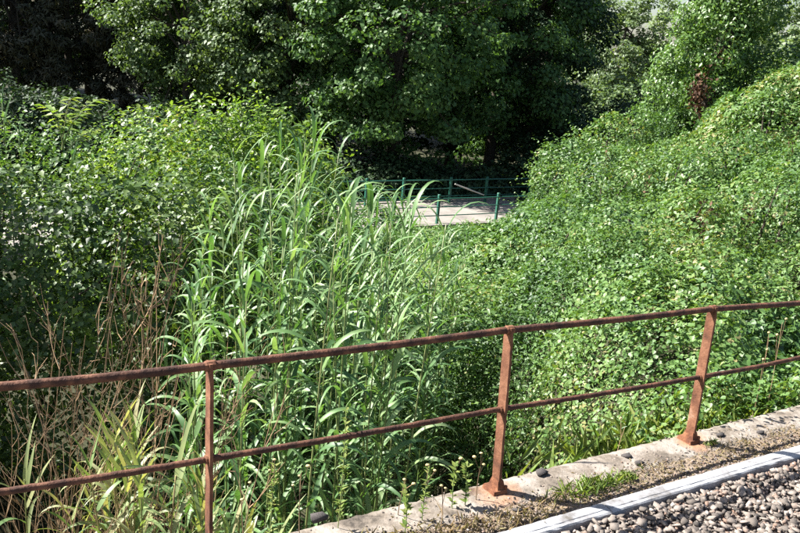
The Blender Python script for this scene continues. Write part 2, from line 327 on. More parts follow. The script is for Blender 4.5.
def stone_field(name, pts, sizes, parent=None, mat='gravel', lo=False, **k):
    VV = []; FF = []; TT = []; o = 0
    for p, sz in zip(pts, sizes):
        V, Fc = STONES[rng.integers(10)]
        if lo: V, Fc = LOSTONE[rng.integers(4)]
        V = (V*sz)@rotm(rng).T*np.array([1, 1, 0.75]) + p
        VV.append(V); FF.append(Fc+o); o += len(V); TT.append(np.full(len(V), rng.random()))
    return link(name, np_mesh(name, np.vstack(VV), np.vstack(FF), M[mat], np.concatenate(TT)), parent, **k)
def lo_stone(seed):
    import bmesh
    r = np.random.default_rng(seed); bm = bmesh.new(); bmesh.ops.create_icosphere(bm, subdivisions=1, radius=1)
    V = np.array([v.co[:] for v in bm.verts]); F = np.array([[v.index for v in f.verts] for f in bm.faces]); bm.free()
    return V*(1+r.uniform(-0.28, 0.2, (len(V), 1)))*np.array([1.1, .85, .7]), F
LOSTONE = [lo_stone(50+i) for i in range(4)]
# stones that can be picked apart: the largest in view; the rest as gravel
smesh = [np_mesh('stone', V, F, M['stone']) for V, F in STONES]
cand = []
for _ in range(15000):
    s = U(-1.0, 3.8); t = -0.515-U(0, 1.3); cand.append((s, t, 0.008+0.0165*random.random()**1.6))
inview = []; rest = []
for s, t, r in cand:
    p = st(s, t, BALZ + U(-0.02, 0.018)); x, y = proj(p)
    vis = -10 < x < 810 and y < 545
    (inview if vis else rest).append((p, r, r/np.linalg.norm(p-CAM)))
inview.sort(key=lambda q: -q[2])
for p, r, _ in inview[:280]:
    o = link('stone', smesh[random.randrange(10)], bed); o.location = p + np.array([0, 0, r*0.35]); o.rotation_euler = (U(-.5, .5), U(-.5, .5), U(0, 6.28)); o.scale = (r, r, r*U(.6, .9))
gp = inview[280:]+rest
stone_field('gravel', [q[0] for q in gp], [q[1]*0.95 for q in gp], bed, kind='stuff')
chips = [st(U(-1.0, 3.8), -0.5-U(0, 1.3), BALZ-0.012) for _ in range(4500)]
stone_field('stone_chippings', chips, rng.uniform(0.004, 0.013, 4500), bed, lo=True, kind='stuff')
# crumbs and dirt on the parapet
lit = []; lsz = []
for _ in range(4200):
    s = U(-2.5, 5.0); t = -0.38+0.36*abs(random.gauss(0, 0.5)); t = min(t, 0.09)
    lit.append(st(s, t, 0.001)); lsz.append(U(0.002, 0.010)*(1.3 if t < -0.2 else 1))
stone_field('parapet_grit', lit, lsz, lo=True, kind='stuff')
for (px, py, r, lab) in [(542, 474, 0.042, 'dark flat stone on the parapet edge just past the second post'), (627, 457, 0.03, 'small dark stone at the parapet edge short of the third post'), (640, 464, 0.03, 'small dark stone behind the grass tuft short of the third post'),
                         (320, 519, 0.045, 'grey stone lying at the lowest parapet edge below the reeds'), (760, 433, 0.03, 'small dark stone on the parapet past the third post'), (720, 436, 0.03, 'dark stone on the concrete just past the foot of the third post'), (518, 511, 0.022, 'dark stone on the dirt beside the second post foot')]:
    d = ray(px, py); p = CAM+d*(-CH/d[2]); o = link('loose_stone', np_mesh('loose_stone', *STONES[random.randrange(10)], M['darkstone']), label=lab, cat='stone', group='dark stones on the parapet')
    o.location = p+np.array([0, 0, r*0.25]); o.scale = (r*0.95, r*0.8, r*0.7); o.rotation_euler = (0, 0, U(0.3, 0.9))

# ------------------------------------------------------------------ rusty railing
rail_t = thing('rusty_railing', 'rusty two-rail iron railing standing on the concrete parapet', 'railing', tuple(st(0, 0)))
R0 = Vector(st(0, 0))
def loc(p): return Vector(p)-R0
posts = [((208, 366), (207, 566), 'thin rusty post with one sunlit edge'), ((508, 330), (495, 487), 'rusty post with a pale sunlit face'), ((712, 309), (689, 437), 'leaning reddish rusty post'), None]
tops = []
for i, pp in enumerate(posts):
    if pp: top = on_fence(*pp[0]); bot = on_fence(*pp[1]); bot[2] = 0.0
    else: bot = st(3.45, 0); top = st(3.47, 0.0, 1.0)
    tops.append(top); B, T = Vector(bot), Vector(top); ax = (T-B).normalized(); T = T+ax*0.018
    n = Vector(FN); d = Vector(FD); mb = MB(); nz_ = 14; w0, w1, th, fl = -0.036, 0.036, 0.010, 0.017
    prof = [(0, w1), (0, w0), (fl, w0), (fl, w0+th), (th, w0+th), (th, w1)]
    V = []; F = []
    for q in range(nz_+1):
        c = B.lerp(T, q/nz_)-R0; k = 1.0 if q < nz_ else 0.8
        for (a, b) in prof: V.append(c+d*(a*k+U(-.0008, .0008))+n*(b*k+U(-.0012, .0012)))
    for q in range(nz_):
        for j in range(6): F.append((q*6+j, q*6+(j+1) % 6, (q+1)*6+(j+1) % 6, (q+1)*6+j))
    F += [tuple(range(6))[::-1], tuple(nz_*6+j for j in range(6))]
    mb.add((V, F)); po = mb.build('post', M['post'], rail_t, label=pp[2] if pp else None)
    # cast foot
    ft = MB(); c = B-R0
    ft.add(box8(c+Vector((0, 0, 0.012)), d*0.052, n*0.062, Vector((0, 0, 0.014)), 0.88)); ft.add(box8(c+Vector((0, 0, 0.052))+d*0.012, d*0.028, n*0.047, Vector((0, 0, 0.026)), 0.7))
    ft.build('base_shoe', M['shoe'], po)
    bl = MB(); bl.add(tube([c+d*0.045-n*0.045+Vector((0, 0, 0.02)), c+d*0.045-n*0.045+Vector((0, 0, 0.046))], 0.011, 6)); bl.build('bolt', M['shoe'], po)
    cl = MB(); cc = Vector(top)-R0; cl.add(tube([cc-d*0.018, cc-d*0.010, cc+d*0.030, cc+d*0.038], [0.022, 0.026, 0.026, 0.022], 10)); cl.build('collar', M['post'], po)
def rail(name, pts, r0, mat, lump):
    P = []; R = []
    for a, b in zip(pts[:-1], pts[1:]):
        a, b = Vector(a), Vector(b); n = max(2, int((b-a).length/0.03))
        for i in range(n):
            k = i/n; p = a.lerp(b, k)-R0; p.z -= 0.006*math.sin(math.pi*k); P.append(p+Vector((0, 0, U(-1, 1)*lump*0.35))); R.append(r0*(1+U(-1, 1)*lump*8))
    P.append(Vector(pts[-1])-R0); R.append(r0)
    m = MB(); m.add(tube(P, R, 10)); return m.build(name, mat, rail_t, smooth=True)
tl = on_fence(0, 386.5); ext = tl+(tl-tops[0])/np.linalg.norm(tl-tops[0])*3.0
rend = on_fence(800, 302.5); rend = rend+(rend-tops[2])/np.linalg.norm(rend-tops[2])*2.0
rail('top_rail', [ext, tl, tops[0], tops[1], tops[2], rend], 0.0205, M['rail'], 0.002)
lw = [on_fence(*q) for q in ((0, 492), (208, 459), (501, 409), (700, 377), (800, 357.5))]
e0 = lw[0]+(lw[0]-lw[1])/np.linalg.norm(lw[0]-lw[1])*3.0; e1 = lw[4]+(lw[4]-lw[3])/np.linalg.norm(lw[4]-lw[3])*2.0
rail('lower_rail', [e0]+lw+[e1], 0.0165, M['rail'], 0.004)
m = MB()
for q in lw[1:4]: m.add(tube([Vector(q)-R0-Vector(FD)*0.022, Vector(q)-R0+Vector(FD)*0.034], 0.0235, 10))
for k in range(3):
    q = Vector(lw[1+k])-R0; MB().add(tube([q-Vector(FD)*0.014, q+Vector(FD)*0.03], 0.0225, 10)).build('rail_collar', M['post'], rail_t)

# ------------------------------------------------------------------ far bridge with green railings
BZ = -4.15; B0 = np.array([1.30, 30.0, BZ])
def bl(k, off, z=0.0): return B0+FD*k+FN*off+np.array([0, 0, z])
bridge = thing('concrete_bridge', 'pale sunlit concrete bridge deck beyond the reeds', 'bridge', tuple(B0))
def bbox(name, k0, k1, o0, o1, z0, z1, mat, parent=bridge):
    c = (bl(k0, o0, z0)+bl(k1, o1, z1))/2-B0
    return MB().add(box8(c, FD*(k1-k0)/2, FN*(o1-o0)/2, (0, 0, (z1-z0)/2))).build(name, mat, parent)
bbox('deck', -16, 14, -0.25, 3.5, -0.35, 0.0, M['deck'])
bbox('edge_beam', -16, 14, -0.45, -0.253, -0.45, 0.05, M['deck']); bbox('edge_beam', -16, 14, 3.503, 3.7, -0.45, 0.05, M['deck'])
bbox('girder', -16, 14, 0.1, 0.5, -0.9, -0.353, M['beam']); bbox('girder', -16, 14, 2.7, 3.1, -0.9, -0.353, M['beam'])
def k_at(px, off, z):
    lo, hi = -20, 25
    for _ in range(50):
        mid = (lo+hi)/2
        if proj(bl(mid, off, z))[0] < px: lo = mid
        else: hi = mid
    return lo
for off, pxs, lab, zt in ((-0.05, (352, 394, 438, 497, 556), 'green painted three-rail railing on the near side of the bridge', 1.0), (3.25, (290, 332, 366, 403, 450, 486, 530), 'green painted three-rail railing on the far side of the bridge', 1.05)):
    g = thing('green_railing', lab, 'railing', tuple(bl(0, off)), group='green railings on the bridge'); O = bl(0, off)
    ks = [k_at(p, off, 0.5) for p in pxs]; ks = [ks[0]-2.4*j for j in range(4, 0, -1)]+ks+[ks[-1]+2.4]
    for k in ks:
        c = bl(k, off, 0.56)-O
        po = MB().add(box8(c, FD*0.045, FN*0.045, (0, 0, 0.56))).build('post', M['greenpaint'], g)
        MB().add(box8(bl(k, off, 1.125)-O, FD*0.052, FN*0.052, (0, 0, 0.012), 0.6)).build('cap', M['greenpaint'], po)
    for z, r in ((zt-0.02, 0.026), (0.66, 0.021), (0.33, 0.021)):
        P = [bl(ks[0]+(ks[-1]-ks[0])*i/20, off-0.06, z+U(-.006, .006))-O for i in range(21)]
        MB().add(tube(P, r, 8)).build('rail', M['greenpaint'], g, smooth=True)
br = MB().add(tube([Vector(at(455, 184, 33.0)), Vector(at(468, 189, 33.2)), Vector(at(484, 195, 33.5))], [0.03, 0.035, 0.025], 6)).build('bare_branch', noise_mat('bare_wood', [(0.3, 0.28, 0.25), (0.42, 0.4, 0.36)], 8), label='pale bare branch leaning across the far green railing', cat='branch')

# ------------------------------------------------------------------ leaf clouds
HEART = (np.array([[0, 0, 0], [-.36, .02, .05], [-.5, .34, .10], [-.30, .72, .05], [0, 1, -.10], [.30, .72, .05], [.5, .34, .10], [.36, .02, .05], [0, .42, -.02]]),
         np.array([[8, 0, 1], [8, 1, 2], [8, 2, 3], [8, 3, 4], [8, 4, 5], [8, 5, 6], [8, 6, 7], [8, 7, 0]])[:, ::-1])
OVAL6 = (np.array([[0, 0, 0], [-.40, .30, .08], [0, 1, -.10], [.40, .30, .08], [0, .40, -.03]]), np.array([[4, 0, 3], [4, 3, 2], [4, 2, 1], [4, 1, 0]]))
OVAL = (np.array([[0, 0, 0], [-.30, .40, .07], [0, 1, -.08], [.30, .40, .07], [0, .45, -.03]]), np.array([[4, 0, 3], [4, 3, 2], [4, 2, 1], [4, 1, 0]]))
LANCE = (np.array([[0, 0, 0], [-.16, .35, .05], [0, 1, -.16], [.16, .35, .05]]), np.array([[0, 3, 2], [0, 2, 1]]))
RHOMB = (np.array([[0, 0, 0], [-.36, .45, .08], [0, 1, 0], [.36, .45, .08]]), np.array([[0, 3, 2], [0, 2, 1]]))
def leaf_cloud(name, P, N, size, tmpl, mat, tone, Y=None):
    n = len(P); T, Fc = tmpl; K = len(T)
    N = N/np.maximum(np.linalg.norm(N, axis=1, keepdims=True), 1e-6)
    if Y is None: Y = rng.normal(size=(n, 3))
    Y = Y-N*(Y*N).sum(1, keepdims=True); Y /= np.maximum(np.linalg.norm(Y, axis=1, keepdims=True), 1e-6)
    X = np.cross(Y, N); size = np.broadcast_to(size, (n,))[:, None, None]
    V = P[:, None]+size*(X[:, None]*T[None, :, 0:1]+(Y[:, None]*(T[None, :, 1:2]-0.4))+N[:, None]*T[None, :, 2:3])
    F = (Fc[None]+(np.arange(n)*K)[:, None, None]).reshape(-1, Fc.shape[1])
    return np_mesh(name, V.reshape(-1, 3), F, M[mat], np.repeat(np.clip(tone, 0, 1), K))
UP = np.array([0, 0, 1.0]); SV = np.array(sdir)
def rand_n(n, base, spread):
    v = base+rng.normal(size=(n, 3))*spread; return v

def shoots(B, Nb, length, leaf, k=(7, 13)):
    """leafy shoots: leaves set along arching lines that leave the surface"""
    P = []; N = []; Y = []; S = []; T = []
    for b, nb in zip(B, Nb):
        d = nb*0.5+UP*rng.uniform(0.3, 1.0)+rng.normal(size=3)*0.55; d /= np.linalg.norm(d); L = length*rng.uniform(0.5, 1.4); c = rng.integers(*k); t0 = rng.random()
        f = np.linspace(0.1, 1, c)[:, None]; p = b+d*L*f-UP*(0.45*L*f*f)*rng.uniform(0.2, 1.2)
        w = rng.uniform(0, 6.28)+np.arange(c)*2.4; sd_ = np.c_[np.cos(w), np.sin(w), np.zeros(c)]
        P.append(p+sd_*leaf*0.45); Y.append(sd_+d*0.4-UP*0.25); N.append(UP*0.8+sd_*0.35+rng.normal(size=(c, 3))*0.3); S.append(leaf*(1.1-0.65*f[:, 0])); T.append(np.full(c, t0)+0.25*f[:, 0])
    return np.vstack(P), np.vstack(N), np.vstack(Y), np.concatenate(S), np.concatenate(T)
# bank of creepers
def bank_ok(x, y):
    s, t = to_st(x, y); px_min = np.interp(y, [5, 6, 8, 10, 13, 17, 22, 28], [1.6, 1.55, 1.5, 0.8, -1.0, -3.0, -5.5, -7.0])
    return (t > 0.16) & (x > px_min+0.8*(vnoise(x*0.8, y*0.8, 9)-0.5)) & ~((y > 25.5+x*0.35) & (x < 9)) & (y < 29+0.1*x) & (x < 0.5*y+2.6) & ((vnoise(x*1.1+7, y*1.1, 41)*0.6+vnoise(x*2.9, y*2.9, 42)*0.4 < 0.66) | (vnoise(x*37, y*37, 43) < 0.16))
def bank_layer(n, dens_pow, ymin, ymax, xmin, xmax):
    P = []
    while sum(map(len, P)) < n:
        x = rng.uniform(xmin, xmax, 60000); y = rng.uniform(ymin, ymax, 60000)
        k = bank_ok(x, y) & (rng.random(60000) < np.clip((9/np.maximum(y, 5))**dens_pow, 0, 1)); P.append(np.c_[x[k], y[k]])
    return np.vstack(P)[:n]
XY = bank_layer(400000, 0.7, 5, 29, -8, 19); x, y = XY.T; e = 0.10; h = lambda a, b: surf(a, b)+bank_bump(a, b)
z0 = h(x, y); gxn = (h(x+e, y)-z0)/e; gyn = (h(x, y+e)-z0)/e
steep = np.sqrt(1+np.minimum(gxn**2+gyn**2, 12)); kp = rng.random(len(x)) < steep/np.percentile(steep, 90)   # as many leaves per square metre of slope as on the flat
x, y, z0, gxn, gyn = x[kp], y[kp], z0[kp], gxn[kp], gyn[kp]; n = len(x); NB = np.c_[-gxn, -gyn, np.ones(n)]; NB /= np.linalg.norm(NB, axis=1, keepdims=True)
dep = np.minimum(rng.exponential(0.24, n), 0.9)-0.14; P = np.c_[x, y, z0]-NB*dep[:, None]
base = NB*0.95+UP*0.15+SV*0.15; N = rand_n(n, base, 0.5)
patch = vnoise(x*0.55, y*0.55, 12)*0.55+vnoise(x*1.7, y*1.7, 13)*0.45
tone = 0.12+0.70*np.clip((patch-0.28)/0.44, 0, 1)+rng.normal(0, 0.17, n)
size = (0.062*(np.maximum(y, 6)/8)**0.42)*rng.uniform(0.55, 1.3, n)*np.interp(vnoise(x*0.5, y*0.5, 15)*0.7+vnoise(x*1.6, y*1.6, 16)*0.3, [0.25, 0.45, 0.6, 0.75], [0.7, 0.9, 1.15, 1.6])
Yd = rng.normal(size=(n, 3))*0.7-NB*0.1+np.c_[-gxn*0-0.0*gxn, -0.4*np.ones(n), -0.6*np.ones(n)]
near = y < 9.5; sel = rng.random(n) < 0.72

link('creeper_leaves', leaf_cloud('creeper_leaves', P[sel & near], N[sel & near], size[sel & near], HEART, 'bank', tone[sel & near], Yd[sel & near]), kind='stuff', label='sunlit green creeper and bramble leaves smothering the bank')
far_ = sel & ~near & (y < 14); far2 = sel & ~near & (y >= 14)
link('ridge_foliage', leaf_cloud('ridge_foliage', P[far2], N[far2], size[far2], RHOMB, 'bank', tone[far2], Yd[far2]), kind='stuff', label='small-leaved green cover along the far ridge of the bank')
link('bank_foliage', leaf_cloud('bank_foliage', P[far_], N[far_], size[far_], OVAL, 'bank', tone[far_], Yd[far_]), kind='stuff', label='small-leaved green cover on the middle of the bank')
q = ~sel
link('bank_undergrowth', leaf_cloud('bank_undergrowth', P[q]+NB[q]*0.05, N[q]+rng.normal(size=(q.sum(), 3))*0.4, size[q]*1.15, LANCE, 'bank', tone[q]+0.1), kind='stuff', label='thin pointed leaves and grass blades among the creepers')

ib = rng.choice(n, 6500, replace=False); SP, SN, SY, SS, ST_ = shoots(P[ib], NB[ib], 0.36, 0.075)
link('creeper_foliage', leaf_cloud('creeper_foliage', SP, SN, SS*(np.maximum(SP[:, 1], 6)/8)**.4, RHOMB, 'bank', 0.25+0.5*ST_+rng.normal(0, .08, len(SS)), SY), kind='stuff', label='young creeper and bramble shoots arching out of the bank')
# ------------------------------------------------------------------ shrubs, as clouds over joined ellipsoids
def blob_cloud(ells, n, lump=0.16, lumpf=2.2, seed=0, inner=0.25):
    r = np.random.default_rng(seed+70); P = []; Nn = []; D = []
    w = np.array([e[3]*e[4]+e[4]*e[5]+e[3]*e[5] for e in ells]); w = w/w.sum()
    for e, wi in zip(ells, w):
        m = int(n*wi*1.3); v = r.normal(size=(m, 3)); v /= np.linalg.norm(v, axis=1, keepdims=True)
        c = np.array(e[:3]); R = np.array(e[3:6])
        bump = lump*((vnoise(v[:, 0]*lumpf*R[0]+c[0]+9, v[:, 2]*lumpf*R[2]+v[:, 1]*lumpf*R[1], seed+20)-0.5)*2+(vnoise(v[:, 1]*lumpf*2.3*R[1]+v[:, 0]*3, v[:, 2]*lumpf*2.3*R[2], seed+21)-0.5)*1.2)
        dep = np.where(r.random(m) < inner, r.uniform(0, 0.6, m), r.exponential(0.09, m))
        k = 1+bump-dep; p = c+v*R*k[:, None]; P.append(p); Nn.append(v/R); D.append(dep)
    P = np.vstack(P); Nn = np.vstack(Nn); Nn /= np.linalg.norm(Nn, axis=1, keepdims=True); keep = np.ones(len(P), bool)
    for e in ells:
        q = ((P-np.array(e[:3]))/np.array(e[3:6])); keep &= (q*q).sum(1) > 0.42
    return P[keep], Nn[keep]
def canes(o, root, ends, mat, r0=0.012, name='cane'):
    for e in ends:
        a = Vector(root)+Vector((U(-.3, .3), U(-.3, .3), 0)); b = Vector(e); mid = a.lerp(b, 0.55)+Vector((0, 0, 0.35))
        pts = [a.lerp(mid, t)*(1-t)+mid.lerp(b, t)*t for t in [i/7 for i in range(8)]]
        MB().add(tube([p-Vector(o.location) for p in pts], [r0*(1-0.7*i/7) for i in range(8)], 5)).build(name, mat, o)
def shrub(name, label, cat, ells, n, size, tmpl, mat, seed, group=None, spread=0.5, tone_mu=0.4, tone_sd=0.2, lump=0.16, upw=0.45, root=None, droop=-0.5, stems=5, lumpf=2.2, shk=90, shl=4.5):
    P, Nn = blob_cloud(ells, n, lump, lumpf, seed); m = len(P)
    root = root if root is not None else (ells[0][0], ells[0][1], float(ground_z(ells[0][0], ells[0][1])))
    o = thing(name, label, cat, root, group); r0 = np.array(root)
    Yd = rng.normal(size=(m, 3))*0.6+np.array([0, 0, droop]); pt = vnoise(P[:, 0]*1.3+seed, P[:, 2]*1.3+P[:, 1], 30)
    tone = tone_mu+(pt-0.5)*0.5+rng.normal(0, tone_sd, m)
    me = leaf_cloud('foliage', P-r0, rand_n(m, Nn*0.7+UP*upw+SV*0.15, spread), size*rng.uniform(0.6, 1.3, m), tmpl, mat, tone, Yd)
    link('foliage', me, o)
    ib = rng.choice(m, max(40, n//shk), replace=False); SP, SN, SY, SS, ST_ = shoots(P[ib], Nn[ib], size*shl, size*1.05)
    link('shoots_foliage', leaf_cloud('shoots_foliage', SP-r0, SN, SS, RHOMB, mat, tone_mu+0.35*(ST_-0.3), SY), o)
    canes(o, root, [(e[0]+U(-.3, .3), e[1]+U(-.3, .3), e[2]+e[5]*U(.2, .7)) for e in (ells*3)[:stems]], M['bark'], 0.03, 'stem')
    return o
# dark bramble thicket on the left, lit along its crest
shrub('bramble_thicket', 'dense dark bramble thicket with a sunlit glossy crest behind the dry stalks', 'thicket',
      [(-6.8, 8.9, -0.55, 2.1, 1.9, 1.45), (-4.8, 8.7, -0.35, 1.7, 1.7, 1.25), (-3.1, 8.8, -0.25, 1.35, 1.5, 1.15), (-2.1, 9.5, -0.5, 1.1, 1.3, 1.2), (-3.9, 9.3, -2.0, 2.0, 1.25, 1.5), (-6.2, 9.3, -1.9, 2.2, 1.3, 1.7), (-2.0, 9.4, -2.2, 1.2, 1.1, 1.4)],
      58000, 0.072, OVAL6, 'bramble', 1, tone_mu=0.5, lump=0.26, shk=70, shl=6)
shrub('yellow_green_shrub', 'bright yellow-green bushy shrub rising behind the bramble thicket', 'shrub',
      [(-3.9, 13.2, -1.0, 1.7, 1.5, 1.9), (-2.6, 13.6, -0.9, 1.5, 1.4, 2.05), (-3.3, 13.0, -0.2, 1.0, 1.0, 1.35), (-2.3, 13.3, -0.2, 0.8, 0.9, 1.6), (-1.6, 13.4, -1.9, 1.1, 1.2, 1.45), (-4.8, 13.2, -1.6, 1.3, 1.4, 1.6)],
      32000, 0.10, OVAL, 'shrub', 2, tone_mu=0.5, lump=0.30, spread=0.55, shk=50, shl=7)
shrub('leafy_bush', 'mid-green leafy bush between the yellow-green shrub and the bridge', 'bush',
      [(-1.6, 17.5, -2.9, 1.5, 1.4, 1.25), (-3.2, 18.5, -2.0, 1.8, 1.6, 2.3), (0.0, 18.5, -3.4, 1.5, 1.3, 0.95)], 15000, 0.115, RHOMB, 'bank', 3, tone_mu=0.35, lump=0.22)
shrub('low_bush', 'low rounded bush under the near end of the green railings', 'bush',
      [(0.9, 24.5, -4.5, 1.5, 1.2, 0.85), (2.3, 25.5, -4.5, 1.2, 1.1, 0.75), (-0.9, 24.5, -3.7, 1.4, 1.2, 1.15), (0.25, 24.9, -4.0, 0.8, 0.9, 0.9)], 11000, 0.12, RHOMB, 'bank', 4, tone_mu=0.3, lump=0.22)
shrub('crest_light_bush', 'light green bush topping the bramble thicket in full sun', 'bush',  # added paler leaves stand in for the thicket's sunlit, glossy crest
      [(-5.2, 9.9, 0.35, 1.7, 1.0, 0.85), (-3.3, 9.9, 0.35, 1.4, 1.0, 0.85), (-7.2, 9.9, 0.3, 1.6, 1.0, 0.85)], 14000, 0.066, OVAL, 'bank', 7, tone_mu=0.6, lump=0.5, shk=40, shl=7)
shrub('hollow_bush', 'leafy green bush at the right edge of the reeds below the bridge', 'bush',
      [(0.9, 11.0, -2.0, 1.2, 1.1, 1.3), (0.1, 12.0, -2.2, 1.3, 1.1, 1.35), (1.4, 12.6, -2.2, 1.2, 1.1, 1.1)], 16000, 0.078, OVAL, 'bank', 9, tone_mu=0.5, lump=0.28)
HUMPS = [(550, 184, 18.8, 0.55), (562, 168, 19.8, 0.7), (575, 156, 20.2, 0.75), (606, 149, 21.0, 0.8), (634, 143, 21.5, 0.8), (600, 205, 16.0, 0.8), (668, 190, 15.5, 0.85), (735, 165, 16.0, 0.8), (775, 215, 12.2, 0.7), (690, 245, 11.5, 0.65), (620, 265, 11.0, 0.6), (560, 255, 12.5, 0.7), (770, 130, 18.5, 0.9), (655, 320, 8.8, 0.5), (745, 305, 8.9, 0.5)]
HL = ('lowest bramble hump on the ridge next to the bridge', 'second bramble hump up the ridge from the bridge', 'third bramble hump up the ridge from the bridge', 'fourth bramble hump up the ridge, below the clad tree', 'topmost bramble hump on the ridge at the foot of the clad tree', 'rounded leafy hump on the middle of the bank facing the bridge', 'rounded leafy hump at the centre of the bank', 'rounded leafy hump below the dead brown leaves', 'leafy hump near the right edge, above the third post', 'leafy hump above the third post of the railing', 'leafy hump between second and third post, halfway up the bank', 'leafy hump above the second post', 'leafy hump under the bush on the right shoulder', 'low leafy hump just above the rail short of the third post', 'low leafy hump just above the rail past the third post')
for i, (px, py, Y, r_) in enumerate(HUMPS):
    c = at(px, py, Y); zc = float(surf(c[0], c[1])); lf = 0.062*(max(Y, 6)/8)**.42
    shrub('bramble_hump', HL[i], 'bramble', [(c[0], c[1], zc+r_*.15, r_*1.15, r_, r_*.8), (c[0]+U(-.7, .7)*r_, c[1]+U(-.3, .5), zc+r_*.3, r_*.7, r_*.7, r_*.75)], int(2300*(r_/lf/11)**2), lf, OVAL, 'bank', 110+i, group='humps of bramble on the bank', tone_mu=U(.32, .62), lump=0.35, root=(c[0], c[1], zc-1.0), stems=2)
shrub('hillside_bush', 'dark blue-green bush beside the creeper-clad tree at the top of the bank', 'bush',
      [(10.3, 23.5, 1.7, 1.7, 1.5, 1.7), (12.2, 23.0, 1.9, 1.8, 1.6, 1.8), (9.3, 25.5, 1.2, 1.3, 1.3, 1.4)], 16000, 0.12, RHOMB, 'bank', 5, tone_mu=0.5, lump=0.22)
shrub('hilltop_bush', 'sunny green bush on the right shoulder of the bank', 'bush',
      [(11.0, 20.0, 1.2, 1.7, 1.4, 1.35), (13.5, 20.5, 1.6, 2.0, 1.6, 1.7)], 12000, 0.105, RHOMB, 'bank', 6, tone_mu=0.5, lump=0.22)

# ------------------------------------------------------------------ trees
def tree(label, base, height, crown, n, leaf, mat, seed, name='broadleaf_tree', clump=0.75, trunk_r=0.28, zcut=9.0, group='trees of the wood behind the bridge', bark='bark', tmpl=RHOMB, core=0.55, shape=1.0):
    """crown = (cx, cy, cz, rx, ry, rz): clumps of leaves spread through that volume, thicker towards its skin"""
    r = np.random.default_rng(seed+500); bx, by, bz = base; cx, cy_, cz, rx, ry, rz = crown
    o = thing(name, label, 'tree', base, group); b = np.array(base)
    # trunk and limbs
    tp = [Vector((0, 0, -0.3)), Vector((r.normal(0, .1), r.normal(0, .1), height*0.22)), Vector((r.normal(0, .25), r.normal(0, .25), height*0.5)), Vector((cx-bx+r.normal(0, .3), cy_-by, height*0.86))]
    MB().add(tube(tp, [trunk_r*1.25, trunk_r, trunk_r*0.65, trunk_r*0.15], 8)).build('trunk', M[bark], o, smooth=True)
    lm = MB()
    ncl = int(max(30, n/130)); v = r.normal(size=(ncl, 3)); v /= np.linalg.norm(v, axis=1, keepdims=True)
    rad = r.uniform(core**3, 1, ncl)**(1/3.); rad *= 1+0.22*(r.random(ncl)-0.5); c = np.array([cx, cy_, cz])+v*rad[:, None]*np.array([rx, ry, rz])
    for i in r.choice(ncl, min(ncl, 16), replace=False):
        k = r.uniform(0.2, 0.75); a = tp[1].lerp(tp[3], k); e_ = Vector(c[i]-b); m_ = a.lerp(e_, 0.5)+Vector((0, 0, 0.35))
        lm.add(tube([a, m_, e_], [trunk_r*0.34, trunk_r*0.2, 0.02], 5))
    lm.build('limbs', M[bark], o, kind='stuff')
    low = c[:, 2] < zcut; cs = clump*r.uniform(0.6, 1.35, ncl); wgt = np.where(low, 1.0, 0.35)*cs**2; cnt = np.maximum(3, (n*wgt/wgt.sum()).astype(int))
    ci = np.repeat(np.arange(ncl), cnt); m = len(ci); dv = r.normal(size=(m, 3)); dv /= np.linalg.norm(dv, axis=1, keepdims=True)
    P = c[ci]+dv*(cs[ci]*r.uniform(0.25, 1, m)**0.5)[:, None]*np.array([1, 1, 0.62])
    P[:, 2] = np.maximum(P[:, 2], bz+0.25)
    N = rand_n(m, dv*0.5+UP*0.55+(v[ci]*0.35), 0.45); hi = P[:, 2] > zcut
    sz = leaf*r.uniform(0.6, 1.35, m)*np.where(hi, 1.9, 1.0)
    Yd = r.normal(size=(m, 3))*0.6+dv*0.5+np.array([0, 0, -0.45])
    tone = 0.4+0.28*(r.random(ncl)[ci]-0.5)+r.normal(0, 0.16, m)
    link('crown', leaf_cloud('crown', P-b, N, sz, tmpl, mat, tone, Yd), o)
    return o
def gz(x, y): return float(ground_z(x, y))
